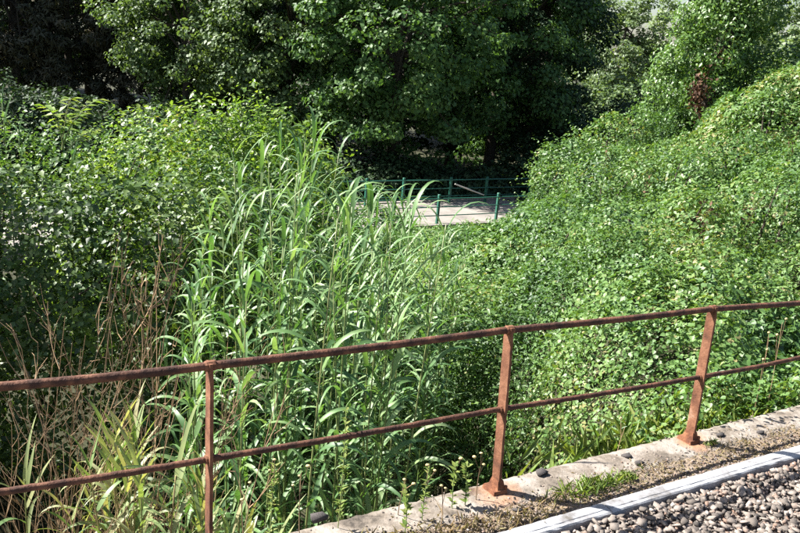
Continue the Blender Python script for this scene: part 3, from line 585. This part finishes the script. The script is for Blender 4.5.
T = [  # label, (px, Y), height, crown radius, crown bottom z, n, leaf, mat
    ('wide dark tree with lit leaf clumps at the centre of the wood', 392, 38.5, 15, 5.2, -3.6, 38000, 0.21, 'tree', 0.85),
    ('leafy tree with pale grey-green sprays left of the central tree', 285, 41, 14, 4.6, -3.0, 34000, 0.21, 'tree2', 0.8),
    ('tall shaded tree right of the central tree', 490, 43, 16, 4.6, -4.0, 30000, 0.21, 'tree', 0.85),
    ('almost black tree at the right end of the wood', 528, 44, 15, 3.6, -4.2, 20000, 0.21, 'darktree', 0.9),
    ('grey-green tree with sunlit sprays beside the conifers', 185, 43.5, 14, 4.0, -3, 28000, 0.20, 'tree2', 0.8),
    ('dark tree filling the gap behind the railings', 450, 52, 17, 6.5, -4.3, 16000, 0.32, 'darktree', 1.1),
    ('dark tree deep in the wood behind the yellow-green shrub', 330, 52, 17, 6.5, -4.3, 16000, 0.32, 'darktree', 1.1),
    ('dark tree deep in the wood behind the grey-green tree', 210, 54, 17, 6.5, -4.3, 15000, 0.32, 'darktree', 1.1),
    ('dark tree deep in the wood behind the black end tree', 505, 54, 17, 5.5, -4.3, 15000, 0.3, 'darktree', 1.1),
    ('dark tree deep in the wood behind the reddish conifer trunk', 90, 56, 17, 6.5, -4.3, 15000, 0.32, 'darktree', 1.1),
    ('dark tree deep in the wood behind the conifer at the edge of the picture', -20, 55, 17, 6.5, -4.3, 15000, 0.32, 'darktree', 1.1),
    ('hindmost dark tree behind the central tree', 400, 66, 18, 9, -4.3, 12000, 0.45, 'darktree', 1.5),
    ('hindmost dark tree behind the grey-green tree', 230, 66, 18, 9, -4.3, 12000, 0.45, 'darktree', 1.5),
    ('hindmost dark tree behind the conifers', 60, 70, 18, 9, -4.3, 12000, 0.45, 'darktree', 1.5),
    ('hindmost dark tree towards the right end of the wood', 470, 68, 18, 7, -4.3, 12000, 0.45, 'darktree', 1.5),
]
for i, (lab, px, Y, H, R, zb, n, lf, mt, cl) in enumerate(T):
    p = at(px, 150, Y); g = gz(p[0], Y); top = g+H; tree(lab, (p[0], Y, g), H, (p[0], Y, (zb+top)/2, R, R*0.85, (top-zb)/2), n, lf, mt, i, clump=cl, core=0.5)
for i, (px, Y, H) in enumerate(((20, 47, 16), (75, 48, 17), (125, 49, 16), (-40, 46, 16))):
    p = at(px, 150, Y); g = gz(p[0], Y)
    tree(('dark brownish conifer at the far left edge of the wood', 'dark conifer with a bare reddish trunk, second from the left', 'dark conifer between the reddish trunk and the grey-green tree', 'dark conifer just past the left edge of the wood')[i], (p[0], Y, g), H, (p[0], Y, g+H*0.52, 3.0, 2.6, H*0.48), 17000, 0.33, 'conifer', 40+i, name='conifer_tree', clump=0.6, core=0.3, trunk_r=0.24, tmpl=LANCE)
tree('leafy tree standing left of the bramble thicket and shading its front', (-7.5, 8.1, gz(-7.5, 8.1)), 7.5, (-7.5, 8.0, 1.7, 1.15, 0.95, 3.1), 9000, 0.13, 'tree', 90, clump=0.45, core=0.1, trunk_r=0.12, group=None)  # out-of-view tree, added to throw shade on the thicket front
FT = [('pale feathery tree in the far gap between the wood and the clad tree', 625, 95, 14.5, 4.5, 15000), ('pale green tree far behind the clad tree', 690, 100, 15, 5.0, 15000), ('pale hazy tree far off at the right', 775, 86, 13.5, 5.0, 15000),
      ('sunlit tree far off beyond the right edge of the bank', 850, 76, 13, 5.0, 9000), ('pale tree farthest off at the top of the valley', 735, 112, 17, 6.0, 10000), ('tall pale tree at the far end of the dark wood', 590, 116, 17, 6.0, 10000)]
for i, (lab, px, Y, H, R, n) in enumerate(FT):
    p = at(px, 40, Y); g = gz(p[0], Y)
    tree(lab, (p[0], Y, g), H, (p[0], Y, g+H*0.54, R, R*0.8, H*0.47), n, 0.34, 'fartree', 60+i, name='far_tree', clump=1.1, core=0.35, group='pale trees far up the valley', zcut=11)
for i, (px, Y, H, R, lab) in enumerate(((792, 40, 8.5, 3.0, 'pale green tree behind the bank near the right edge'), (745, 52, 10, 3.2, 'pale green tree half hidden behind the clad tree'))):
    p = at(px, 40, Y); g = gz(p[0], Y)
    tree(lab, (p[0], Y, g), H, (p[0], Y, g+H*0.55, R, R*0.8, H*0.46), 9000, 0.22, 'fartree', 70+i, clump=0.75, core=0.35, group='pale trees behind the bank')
for i, (px, Y, r_, lab) in enumerate(((598, 60, 3.2, 'pale bush at the far end of the wood beside the gap'), (632, 64, 3.4, 'pale bush far back in the gap left of the clad tree'), (565, 62, 3.0, 'pale bush glimpsed past the dark end tree'))):
    p = at(px, 120, Y); g = gz(p[0], Y)
    shrub('far_bush', lab, 'bush', [(p[0], Y, g+r_*.7, r_*1.2, r_, r_), (p[0]+1.5, Y+.5, g+r_*.6, r_, r_*.9, r_*.8)], 9000, 0.26, RHOMB, 'tree2', 140+i, group='pale bushes in the far gap')
# creeper-clad tree on the bank
ct = at(700, 128, 23.2); cbz = gz(ct[0], ct[1])
ivt = thing('creeper_clad_tree', 'tree trunk smothered in hanging creeper with a patch of dead brown leaves', 'tree', (ct[0], ct[1], cbz))
cb = np.array([ct[0], ct[1], cbz])
MB().add(tube([(0, 0, -.3), (0.1, 0, 2), (0.3, 0.1, 4), (0.4, 0, 5.4)], [0.3, 0.25, 0.2, 0.08], 8)).build('trunk', M['bark'], ivt, smooth=True)
E2 = [(ct[0]-0.45, ct[1], 1.5, 1.05, 0.9, 1.7), (ct[0]+0.1, ct[1], 3.2, 0.8, 0.85, 1.1), (ct[0]+0.35, ct[1]+.2, 4.7, 1.0, 1.0, 1.1), (ct[0]-0.8, ct[1]-.1, 2.3, 0.7, 0.8, 1.0), (ct[0]+1.1, ct[1], 4.1, 0.6, 0.7, 0.7), (ct[0]-.55, ct[1], 3.7, .6, .6, .7), (ct[0]-.4, ct[1], 5.2, .7, .7, .8), (ct[0]+.9, ct[1]+.3, 5.6, .8, .7, .8), (ct[0]+.75, ct[1]+.2, 2.6, .45, .5, .8)]
P, Nn = blob_cloud(E2, 24000, 0.42, 2.6, 8); m = len(P)
dd = np.array([at(702, 94, 22.3)]); hole = (((P[:, 0]-dd[0, 0]-0.18*np.sin(P[:, 2]*2.5))/0.3)**2+((P[:, 2]-dd[0, 2])/0.8)**2 < 1) & (P[:, 1] < ct[1])
P, Nn = P[~hole], Nn[~hole]; m = len(P)
link('crown', leaf_cloud('crown', P-cb, rand_n(m, Nn*0.8+UP*0.3+SV*0.2, 0.45), 0.11*rng.uniform(.6, 1.3, m), OVAL, 'ivy', 0.45+rng.normal(0, .22, m), rng.normal(size=(m, 3))*.5+np.array([0, 0, -.7])), ivt)
ib = rng.choice(m, 420, replace=False); SP, SN, SY, SS, ST_ = shoots(P[ib], Nn[ib], 0.75, 0.12)
link('creeper_foliage', leaf_cloud('creeper_foliage', SP-cb, SN, SS, OVAL, 'ivy', 0.4+0.4*ST_, SY), ivt)
m = 560; v = rng.normal(size=(m, 3)); v /= np.linalg.norm(v, axis=1, keepdims=True); P = np.array([dd[0, 0], ct[1]-1.05, dd[0, 2]])+v*np.abs(rng.normal(0, .62, (m, 1)))*np.array([0.30, 0.4, 0.85]); P[:, 0] += 0.18*np.sin(P[:, 2]*2.5)
link('dead_leaves', leaf_cloud('dead_leaves', P-cb, rand_n(m, v+UP*.2, .6), 0.12*rng.uniform(.6, 1.3, m), OVAL, 'deadleaf', rng.random(m), rng.normal(size=(m, 3))*.4+np.array([0, 0, -1])), ivt, label='patch of dead reddish-brown leaves')
# understory along the wood edge
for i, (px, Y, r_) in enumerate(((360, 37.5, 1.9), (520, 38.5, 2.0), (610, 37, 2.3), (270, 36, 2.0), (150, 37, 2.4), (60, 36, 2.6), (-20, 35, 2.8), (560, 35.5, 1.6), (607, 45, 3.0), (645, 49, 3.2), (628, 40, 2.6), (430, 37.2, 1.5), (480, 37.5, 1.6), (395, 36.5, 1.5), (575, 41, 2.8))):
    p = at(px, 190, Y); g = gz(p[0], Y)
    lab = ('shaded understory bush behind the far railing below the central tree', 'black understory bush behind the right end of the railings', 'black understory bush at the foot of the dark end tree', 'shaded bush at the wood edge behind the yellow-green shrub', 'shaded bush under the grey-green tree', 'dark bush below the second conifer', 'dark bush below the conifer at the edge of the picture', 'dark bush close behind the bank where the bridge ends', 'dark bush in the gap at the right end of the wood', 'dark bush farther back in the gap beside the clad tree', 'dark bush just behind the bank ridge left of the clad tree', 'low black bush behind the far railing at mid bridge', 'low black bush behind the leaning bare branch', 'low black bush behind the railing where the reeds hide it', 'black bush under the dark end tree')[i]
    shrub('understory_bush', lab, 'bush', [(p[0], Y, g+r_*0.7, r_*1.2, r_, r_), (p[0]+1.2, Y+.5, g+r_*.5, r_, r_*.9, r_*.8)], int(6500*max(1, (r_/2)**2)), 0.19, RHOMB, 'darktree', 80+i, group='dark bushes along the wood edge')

# ------------------------------------------------------------------ reeds
random.seed(42)
def blade(name, L, w, th0, th1, mat, seg=9, fold=0.25, twist=0.0, pw=1.3):
    V = []; F = []; p = np.array([0., 0, 0])
    for i in range(seg+1):
        s = i/seg; th = th0+(th1-th0)*s**pw; dirv = np.array([math.sin(th), 0, math.cos(th)]); nrm = np.array([-math.cos(th), 0, math.sin(th)])
        ww = w*min(1, 0.55+s*4)*(1-s**2.2)**0.9*0.5+0.0006; tw = twist*s; side = np.array([0, 1.0, 0])*math.cos(tw)+nrm*math.sin(tw)
        V += [p-side*ww+nrm*ww*fold, p, p+side*ww+nrm*ww*fold]; p = p+dirv*(L/seg)
    for i in range(seg):
        a = i*3; b = a+3; F += [(a, a+1, b+1, b), (a+1, a+2, b+2, b+1)]
    return mesh_list(name, V, F, mat, True)
def blades(mat, n, L=(0.38, 0.62), w=(0.030, 0.048), hang=(115, 190)):
    return [blade('leaf', U(*L), U(*w), math.radians(U(18, 42)), math.radians(U(*hang)), mat, twist=U(-.9, .9), pw=U(1.1, 2.3), fold=U(.1, .35)) for _ in range(n)]
BL = blades(M['reedleaf'], 14); BLT = blades(M['reedleaf'], 6, (0.24, 0.42), (0.018, 0.030), (70, 175))
BP = blades(M['paleleaf'], 12, (0.34, 0.55), (0.026, 0.042), (110, 190)); BPT = blades(M['paleleaf'], 5, (0.3, 0.5), (0.024, 0.036), (30, 80))
def make_reed(H, stemmat, bl_, blt, label, group, name='giant_reed', lower=0.25, gap=(0.11, 0.19)):
    o = thing(name, label, 'reed', group=group); kids = []
    bx, by = U(-.05, .05)*H, U(-.05, .05)*H
    cur = lambda k: Vector((bx*k*k, by*k*k, H*k))
    kids.append(link('stem', mesh_list('stem', *tube([cur(i/8) for i in range(9)], [0.0125-0.009*i/8 for i in range(9)], 6), stemmat, True), o))
    z = H*lower; az = U(0, 6.28)
    while z < H*0.99:
        k = z/H; top = k > 0.86; me = random.choice(blt if top else bl_); l = link('leaf', me, o); l.location = cur(k); sc = U(.8, 1.15)*(0.8 if k < lower+0.12 else 1)
        l.rotation_euler = (U(-.15, .15), U(-.12, .25) if not top else U(-.2, .05), az); l.scale = (sc,)*3; kids.append(l)
        az += math.pi+U(-.7, .7); z += U(*gap)*(0.6 if top else 1)
    l = link('leaf', random.choice(blt), o); l.location = cur(0.985); l.rotation_euler = (0, -0.22, az); kids.append(l)
    KIDS[o.name] = kids; return o
HS = [2.4, 2.9, 3.3, 3.7, 4.1, 4.5, 3.1, 3.9]
protos = [[h, make_reed(h, M['reedstem'], BL, BLT, 'x', 'reeds of the dense stand behind the railing'), 0] for h in HS]
PROF = ([150, 170, 190, 210, 235, 262, 295, 320, 350, 380, 410, 440, 465], [345, 330, 275, 215, 160, 112, 125, 178, 182, 190, 200, 232, 290])
spots = []
tries = 0
while len(spots) < 108 and tries < 5000:
    tries += 1
    px = U(168, 448); Y = 5.0+5.6*random.random()**0.85
    p = at(px, 400, Y); s_, t_ = to_st(p[0], p[1])
    if t_ < 0.45 or (px > 398+14*vnoise(px*.1, Y, 5) and Y < 7.3) or (px < 275 and Y > 7.7): continue
    if any(math.hypot(p[0]-q[0], p[1]-q[1]) < 0.13 for q in spots): continue
    spots.append((p[0], p[1], px))
RL = {'rear': 'tall reeds at the back of the stand', 'mid': 'reeds in the thick of the stand', 'front': 'reeds right behind the rusty railing', 'right': 'reeds beside the dark hollow'}
ORD = 'first second third fourth fifth sixth seventh eighth ninth tenth eleventh twelfth thirteenth fourteenth fifteenth sixteenth seventeenth eighteenth nineteenth twentieth'.split()
def ordn(i): return ORD[i] if i < 20 else 'twenty-'+ORD[i-20] if i < 29 else 'thirtieth' if i == 29 else 'thirty-'+ORD[i-30]
spots.sort(key=lambda q: q[2]); ROWN = {}
for (x, y, px) in spots:
    g = gz(x, y); fr = (y-5)/(2.7 if px < 275 else 5.6); ptop = np.interp(px, *PROF)
    pyt = ptop+random.random()**1.5*(130*(1-fr)+35); ztop = at(px, pyt, y)[2]; need = max(1.8, ztop-g-0.10)
    b_ = min(protos, key=lambda q: abs(q[0]-need)+0.25*random.random())
    key = 'right' if px > 405 else 'rear' if fr > 0.62 else 'front' if fr < 0.25 else 'mid'
    if b_[2] == 0: o = b_[1]; b_[2] = 1; o['label'] = RL[key]; o['group'] = 'reeds: '+key+' of the stand'
    else: o = copy_tree(b_[1], RL[key], 'reeds: '+key+' of the stand')
    i_ = ROWN[key] = ROWN.get(key, -1)+1; o['label'] = ordn(i_)+' from the left among the '+RL[key]
    sc = need/b_[0]; o.location = (x, y, g); o.scale = (0.5+0.5*sc, 0.5+0.5*sc, sc); o.rotation_euler = (U(-.05, .05), U(-.03, .08), U(0, 6.28))
for b_ in protos:
    if b_[2] == 0:
        for k in KIDS[b_[1].name]: bpy.data.objects.remove(k)
        bpy.data.objects.remove(b_[1])
# reeds at the far left above the thicket
fl = make_reed(3.6, M['reedstem'], BL, BLT, 'tall upright reed at the far left edge above the bramble thicket', 'reeds above the thicket')
for i, (px, py, Y) in enumerate(((11, 82, 9.6), (28, 118, 9.4), (-12, 100, 9.3), (68, 120, 9.2), (45, 128, 9.8), (100, 140, 9.6))):
    p = at(px, py, Y); o = fl if i == 0 else copy_tree(fl, 'short reed poking out of the sunlit bramble crest', 'reeds above the thicket')
    o.location = (p[0], p[1], p[2]-3.75); o.rotation_euler = (U(-.04, .04), U(-.04, .04), U(0, 6.28))
# yellowing reeds left of the first post
yp = [make_reed(h, M['palestem'], BP, BPT, 'yellowing reed with drooping pale leaves beside the first post', 'yellowing reeds by the first post', 'yellowing_reed', 0.15, (0.09, 0.16)) for h in (1.3, 1.6, 1.9, 2.2)]
for i in range(38):
    px = random.choice((U(20, 205), U(75, 200), U(90, 190), U(212, 255))); Y = U(3.95, 5.3); p = at(px, 400, Y); g = gz(p[0], p[1]); top = at(px, U(335, 430) if px < 205 else U(400, 460), Y)[2]; need = min(2.1, max(0.7, top-g-0.2))
    iy = i if i < 4 else min(range(4), key=lambda q: abs((1.3, 1.6, 1.9, 2.2)[q]-need)+0.3*random.random()); b_ = yp[iy]
    o = b_ if i < 4 else copy_tree(b_); sc = need/(1.3, 1.6, 1.9, 2.2)[iy]; o.location = (p[0], p[1], g); o.scale = (0.4+0.6*sc, 0.4+0.6*sc, sc); o.rotation_euler = (U(-.12, .12), U(-.12, .12), U(0, 6.28))

def rank(objs, fmt):
    for i, o in enumerate(sorted(objs, key=lambda q: proj(q.location)[0])): o['label'] = ordn(i)+fmt
rank([o for o in C.objects if o.name.startswith('yellowing_reed')], ' from the left among the yellowing reeds by the first post')
rank([o for o in C.objects if o.get('group') == 'reeds above the thicket' and o != fl], ' from the left of the short reeds in the bramble crest')
# pinnate sapling by the left edge
sp = thing('pinnate_sapling', 'sapling with spreading feathery leaves above the bramble thicket at left', 'sapling', tuple(at(78, 190, 9.2)))
S0 = np.array(sp.location)
for (a, b, c) in (((62, 150), (70, 118), (84, 112)), ((62, 150), (74, 106), (100, 100)), ((64, 150), (58, 112), (44, 106)), ((66, 152), (82, 132), (98, 130)), ((62, 150), (66, 104), (72, 98))):
    Pp = [at(*a, 9.2), at(*b, 9.15), at(*c, 9.0+U(-.2, .1))]; pts = []
    for t in np.linspace(0, 1, 9): pts.append((1-t)**2*Pp[0]+2*t*(1-t)*Pp[1]+t*t*Pp[2])
    rh = MB().add(tube([p-S0 for p in pts], [0.008-0.0006*i for i in range(9)], 5)).build('leaf_stalk', M['reedstem'], sp)
    LP = []; LN = []; LY = []
    for i in range(3, 9):
        tg = pts[i]-pts[i-1]; tg = tg/np.linalg.norm(tg); sd_ = np.cross(tg, UP); sd_ /= np.linalg.norm(sd_)
        for sg in (-1, 1): LP.append(pts[i]+sd_*sg*0.05-S0); LN.append(UP+rng.normal(size=3)*.2); LY.append(sd_*sg+tg*0.5-UP*0.15)
    for p_, n_, y_ in zip(LP, LN, LY):
        link('leaflet', leaf_cloud('leaflet', p_[None], n_[None], 0.13, OVAL, 'shrub', np.array([U(.5, 1)]), y_[None]), sp)

# ------------------------------------------------------------------ dry stalks, weeds, grass
def bez(a, m_, b, n=7): return [(a*(1-t)**2+m_*(2*t*(1-t))+b*t*t) for t in [i/(n-1) for i in range(n)]]
def make_stalk(H, nb, label, group, mat='dry', name='dry_stalk', r=0.0025, spread=0.42, twig=True):
    o = thing(name, label, 'weed', group=group); kids = []
    tip = Vector((U(-.25, .25)*H, U(-.2, .2)*H, H)); st_ = bez(Vector((0, 0, 0)), Vector((U(-.05, .05), U(-.05, .05), H*.5)), tip, 9)
    kids.append(link('stem', mesh_list('stem', *tube(st_, [r*(1-.07*i) for i in range(9)], 5), M[mat]), o))
    for b in range(nb):
        k = random.randint(2, 7); a = st_[k]; w = U(0, 6.28); l = H*U(.18, .42)*(1.15-k*.07); e_ = a+Vector((math.cos(w)*l*spread, math.sin(w)*l*spread, l*U(.55, 1)))
        bp = bez(a, a.lerp(e_, .5)+Vector((math.cos(w)*.06, math.sin(w)*.06, -.02)), e_, 6); mb = MB().add(tube(bp, [r*.62*(1-.12*i) for i in range(6)], 4))
        if twig:
            for q in range(4):
                a2 = bp[random.randint(1, 5)]; w2 = w+U(-1.4, 1.4); l2 = l*U(.25, .5); e2 = a2+Vector((math.cos(w2)*l2*.6, math.sin(w2)*l2*.6, l2*U(.3, .9)))
                mb.add(tube([a2, a2.lerp(e2, .5)+Vector((0, 0, U(-.02, .02))), e2], [r*.4, r*.33, r*.2], 4))
        kids.append(mb.build('branch', M[mat], o))
    KIDS[o.name] = kids; return o
SL = {'in': 'dry reddish-brown branching stalk in the tangle left of the first post', 'tall': 'tall dry brown stalk standing out against the dark thicket', 'edge': 'bent dry stalk at the far left edge of the railing'}
dp = [make_stalk(h, nb, 'x', 'dry stalks at left') for h, nb in ((1.0, 8), (1.25, 9), (1.5, 11), (1.2, 9), (0.9, 8), (1.35, 10))]
for i in range(26):
    if i < 7: px, Y, top = (115, 170, 100, 150, 60, 190, 130)[i], U(4.9, 5.6), (225, 300, 262, 285, 300, 335, 255)[i]; key = 'tall'
    elif i < 18: px, Y, top = U(-10, 100), U(3.7, 5.2), U(320, 440); key = 'in' if px > 35 else 'edge'
    else: px, Y, top = U(60, 205), U(3.75, 5.0), U(340, 460); key = 'in'
    p = at(px, 420, Y); s_, t_ = to_st(p[0], p[1])
    if t_ < 0.2: p = p+FN*(0.2-t_+U(0, .3))
    g = gz(p[0], p[1]); need = max(0.5, at(px, top, p[1])[2]-g); o = dp[i] if i < 6 else copy_tree(dp[i % 6]); o['label'] = SL[key]; o['group'] = 'dry stalks: '+key
    sc = need/(1.0, 1.25, 1.5, 1.2, .9, 1.35)[i % 6]; o.location = (p[0], p[1], g); o.scale = (.5+.5*sc, .5+.5*sc, sc); o.rotation_euler = (U(-.18, .18), U(-.18, .18), U(0, 6.28))
for k_, f_ in (('in', ' from the left in the dry brown tangle before the first post'), ('tall', ' from the left of the tall dry stalks against the thicket'), ('edge', ' from the left of the bent dry stalks at the far left')):
    rank([o for o in C.objects if o.get('group') == 'dry stalks: '+k_], f_)
for i, (px, py, Y, H, lab) in enumerate(((690, 278, 10.6, 0.75, 'dead brown dock stalk standing out of the middle of the bank'), (603, 172, 18.4, 0.9, 'pale dead stalk on the ridge of the bank'), (742, 250, 11.5, 0.7, 'thin dead stalk on the bank above the rail past the third post'), (640, 215, 14.5, 0.7, 'thin dead stalk in the upper middle of the bank'), (785, 180, 14.5, 0.8, 'dead brown stalk near the right edge of the bank'))):
    p = at(px, py, Y); o = copy_tree(dp[i]); o.location = (p[0], p[1], float(surf(p[0], p[1]))-0.1); o.scale = (.55, .55, H/(1.0, 1.25, 1.5, 1.2, .9)[i]); o['label'] = lab; o['group'] = 'dead stalks on the bank'
    m_ = 26; zz = rng.uniform(.35, 1.1, m_); PP = np.c_[rng.normal(0, .09, (m_, 2)), zz]
    link('dead_leaves', leaf_cloud('dead_leaves', PP, rng.normal(size=(m_, 3)), rng.uniform(.06, .13, m_), OVAL, 'deadleaf', rng.random(m_)), o)
# green weeds and seed heads on the parapet
def make_weed(H, label, leafy=True, mat='weed', heads=0, group='weeds on the parapet'):
    o = thing('parapet_weed', label, 'weed', group=group); kids = []
    st_ = bez(Vector((0, 0, 0)), Vector((U(-.04, .04)*H, U(-.04, .04), H*.5)), Vector((U(-.12, .12)*H, U(-.08, .08), H)), 9)
    link('stem', mesh_list('stem', *tube(st_, [.0032*(1-.06*i) for i in range(9)], 5), M['reedstem' if leafy else 'dry']), o)
    if leafy:
        LP = []; LN = []; LY = []
        for i in range(int(H*130)):
            k = U(0.08, 1); p_ = np.array(st_[int(k*8)].lerp(st_[min(8, int(k*8)+1)], k*8-int(k*8))); w = U(0, 6.28)
            LY.append([math.cos(w), math.sin(w), U(.2, 1.0)]); LN.append([-math.cos(w)*.5, -math.sin(w)*.5, 1]); LP.append(p_+np.array([math.cos(w), math.sin(w), .3])*.012)
        n_ = len(LP); link('leaves', leaf_cloud('leaves', np.array(LP), np.array(LN), rng.uniform(.025, .05, n_)*(1.1), LANCE if H > .3 else OVAL, mat, rng.random(n_), np.array(LY)), o)
    for hk in range(heads):
        e_ = st_[8-hk]+Vector((U(-.05, .05), U(-.04, .04), U(.0, .05))); link('twig', mesh_list('twig', *tube([st_[6-hk], e_], .0018, 4), M['dry']), o)
        V, F = LOSTONE[hk % 4]; h_ = link('seed_head', np_mesh('seed_head', V*U(.008, .013), F, M['flower']), o); h_.location = e_
    return o
def on_top(px, py, z=0.0):
    d = ray(px, py); return CAM+d*((z-CH)/d[2])
for (px, py, top, lf, hd, lab) in [(338, 528, 408, True, 0, 'tall narrow leafy green weed rising from the parapet below the reeds'), (465, 505, 462, True, 0, 'bushy green weed on the parapet left of the second post'), (452, 508, 468, True, 1, 'green weed with one seed head at the parapet edge'), (398, 515, 478, False, 2, 'thin dry weed with two pale seed heads below the reeds'),
                                   (476, 500, 452, False, 3, 'dry weed with yellowish seed heads beside the second post'), (422, 520, 470, True, 2, 'slender weed with seed heads on the low parapet edge'), (300, 545, 478, False, 3, 'dry flowering weed at the bottom edge below the reeds'), (268, 552, 470, True, 2, 'pale weed at the bottom edge right of the first post'), (245, 556, 490, False, 2, 'dry weed close to the foot of the first post'),
                                   (405, 532, 490, True, 0, 'short green weed at the bottom edge of the parapet'), (440, 535, 492, False, 2, 'short dry weed at the bottom edge left of the second post'), (620, 440, 405, False, 1, 'thin straw stalk behind the parapet by the third post'), (755, 402, 330, False, 3, 'tall straw-coloured weed on the bank past the third post'), (770, 398, 318, False, 2, 'tall dry weed at the right edge behind the railing')]:
    b_ = on_top(px, py); s_, t_ = to_st(b_[0], b_[1]); top_ = at(px, top, b_[1])[2]
    o = make_weed(max(.08, top_-b_[2]), lab, lf, heads=hd); o.location = b_
    if t_ > 0.1: o.location.z = -0.25; o.scale.z = 1.3
def tuft(label, s, t, w, n, hmax, mat, cat='grass tuft', name='grass_tuft', z=0.0, group='grass tufts on the parapet'):
    c = st(s, t, z); o = thing(name, label, cat, tuple(c), group)
    r = rng.normal(size=(n, 2))*w; P = np.c_[FD[0]*r[:, 0]+FN[0]*r[:, 1]*.35, FD[1]*r[:, 0]+FN[1]*r[:, 1]*.35, np.zeros(n)]
    h_ = rng.uniform(.35, 1, n)*hmax; lean = rng.normal(size=(n, 2))*.75; Yd = np.c_[lean, np.ones(n)]; P[:, 2] = h_*.36
    N = np.c_[rng.normal(size=(n, 2)), rng.uniform(.1, .6, n)]
    me = leaf_cloud('blades', P, N, h_, (LANCE[0]*np.array([.42, 1, 1]), LANCE[1]), mat, rng.random(n), Yd); link('foliage', me, o); return o
def s_of(px, py):
    b_ = on_top(px, py); return to_st(b_[0], b_[1])
for (px, py, w, n, h_, mt, lab) in [(590, 490, .13, 260, .10, 'weed', 'low green grass tuft growing between parapet and edging strip'), (622, 480, .07, 130, .08, 'weed', 'small green tuft beside the low tuft past the second post'), (560, 500, .12, 110, .06, 'straw', 'flattened straw-coloured grass before the green tuft'), (520, 522, .14, 150, .07, 'straw', 'dry straw grass round the foot of the second post'),
                                    (655, 470, .12, 100, .05, 'straw', 'dry straw grass short of the third post'), (735, 448, .14, 110, .06, 'straw', 'dry straw grass past the third post'), (712, 444, .04, 70, .06, 'weed', 'tiny green tuft behind the third post foot'), (465, 528, .14, 130, .08, 'straw', 'dry grass at the bottom edge left of the second post'), (400, 545, .2, 120, .10, 'straw', 'dry grass at the bottom edge under the tall weed'), (785, 432, .12, 80, .05, 'straw', 'dry straw grass at the right edge of the parapet'),
                                    (640, 405, .5, 420, .35, 'weed', None), (740, 380, .6, 520, .35, 'weed', None)]:
    s_, t_ = s_of(px, py)
    if lab is None: tuft('tall green grass along the foot of the bank '+('before' if px < 700 else 'past')+' the third post', s_, 0.42, w*.9, n, h_, mt, z=-0.35, group='grass at the foot of the bank')
    else: tuft(lab, s_, t_, w, n, h_, mt)
# dry litter blown over the parapet
n = 2600; s_ = rng.uniform(-2.5, 5, n); t_ = -0.36+0.30*np.abs(rng.normal(0, .38, n)); t_ = np.minimum(t_, .09); P = FO+s_[:, None]*FD+t_[:, None]*FN+np.array([0, 0, .006])
link('dry_litter', leaf_cloud('dry_litter', P, rand_n(n, UP, .25), rng.uniform(.015, .05, n), (LANCE[0]*np.array([.6, 1, 1]), LANCE[1]), 'straw', rng.random(n)), kind='stuff')
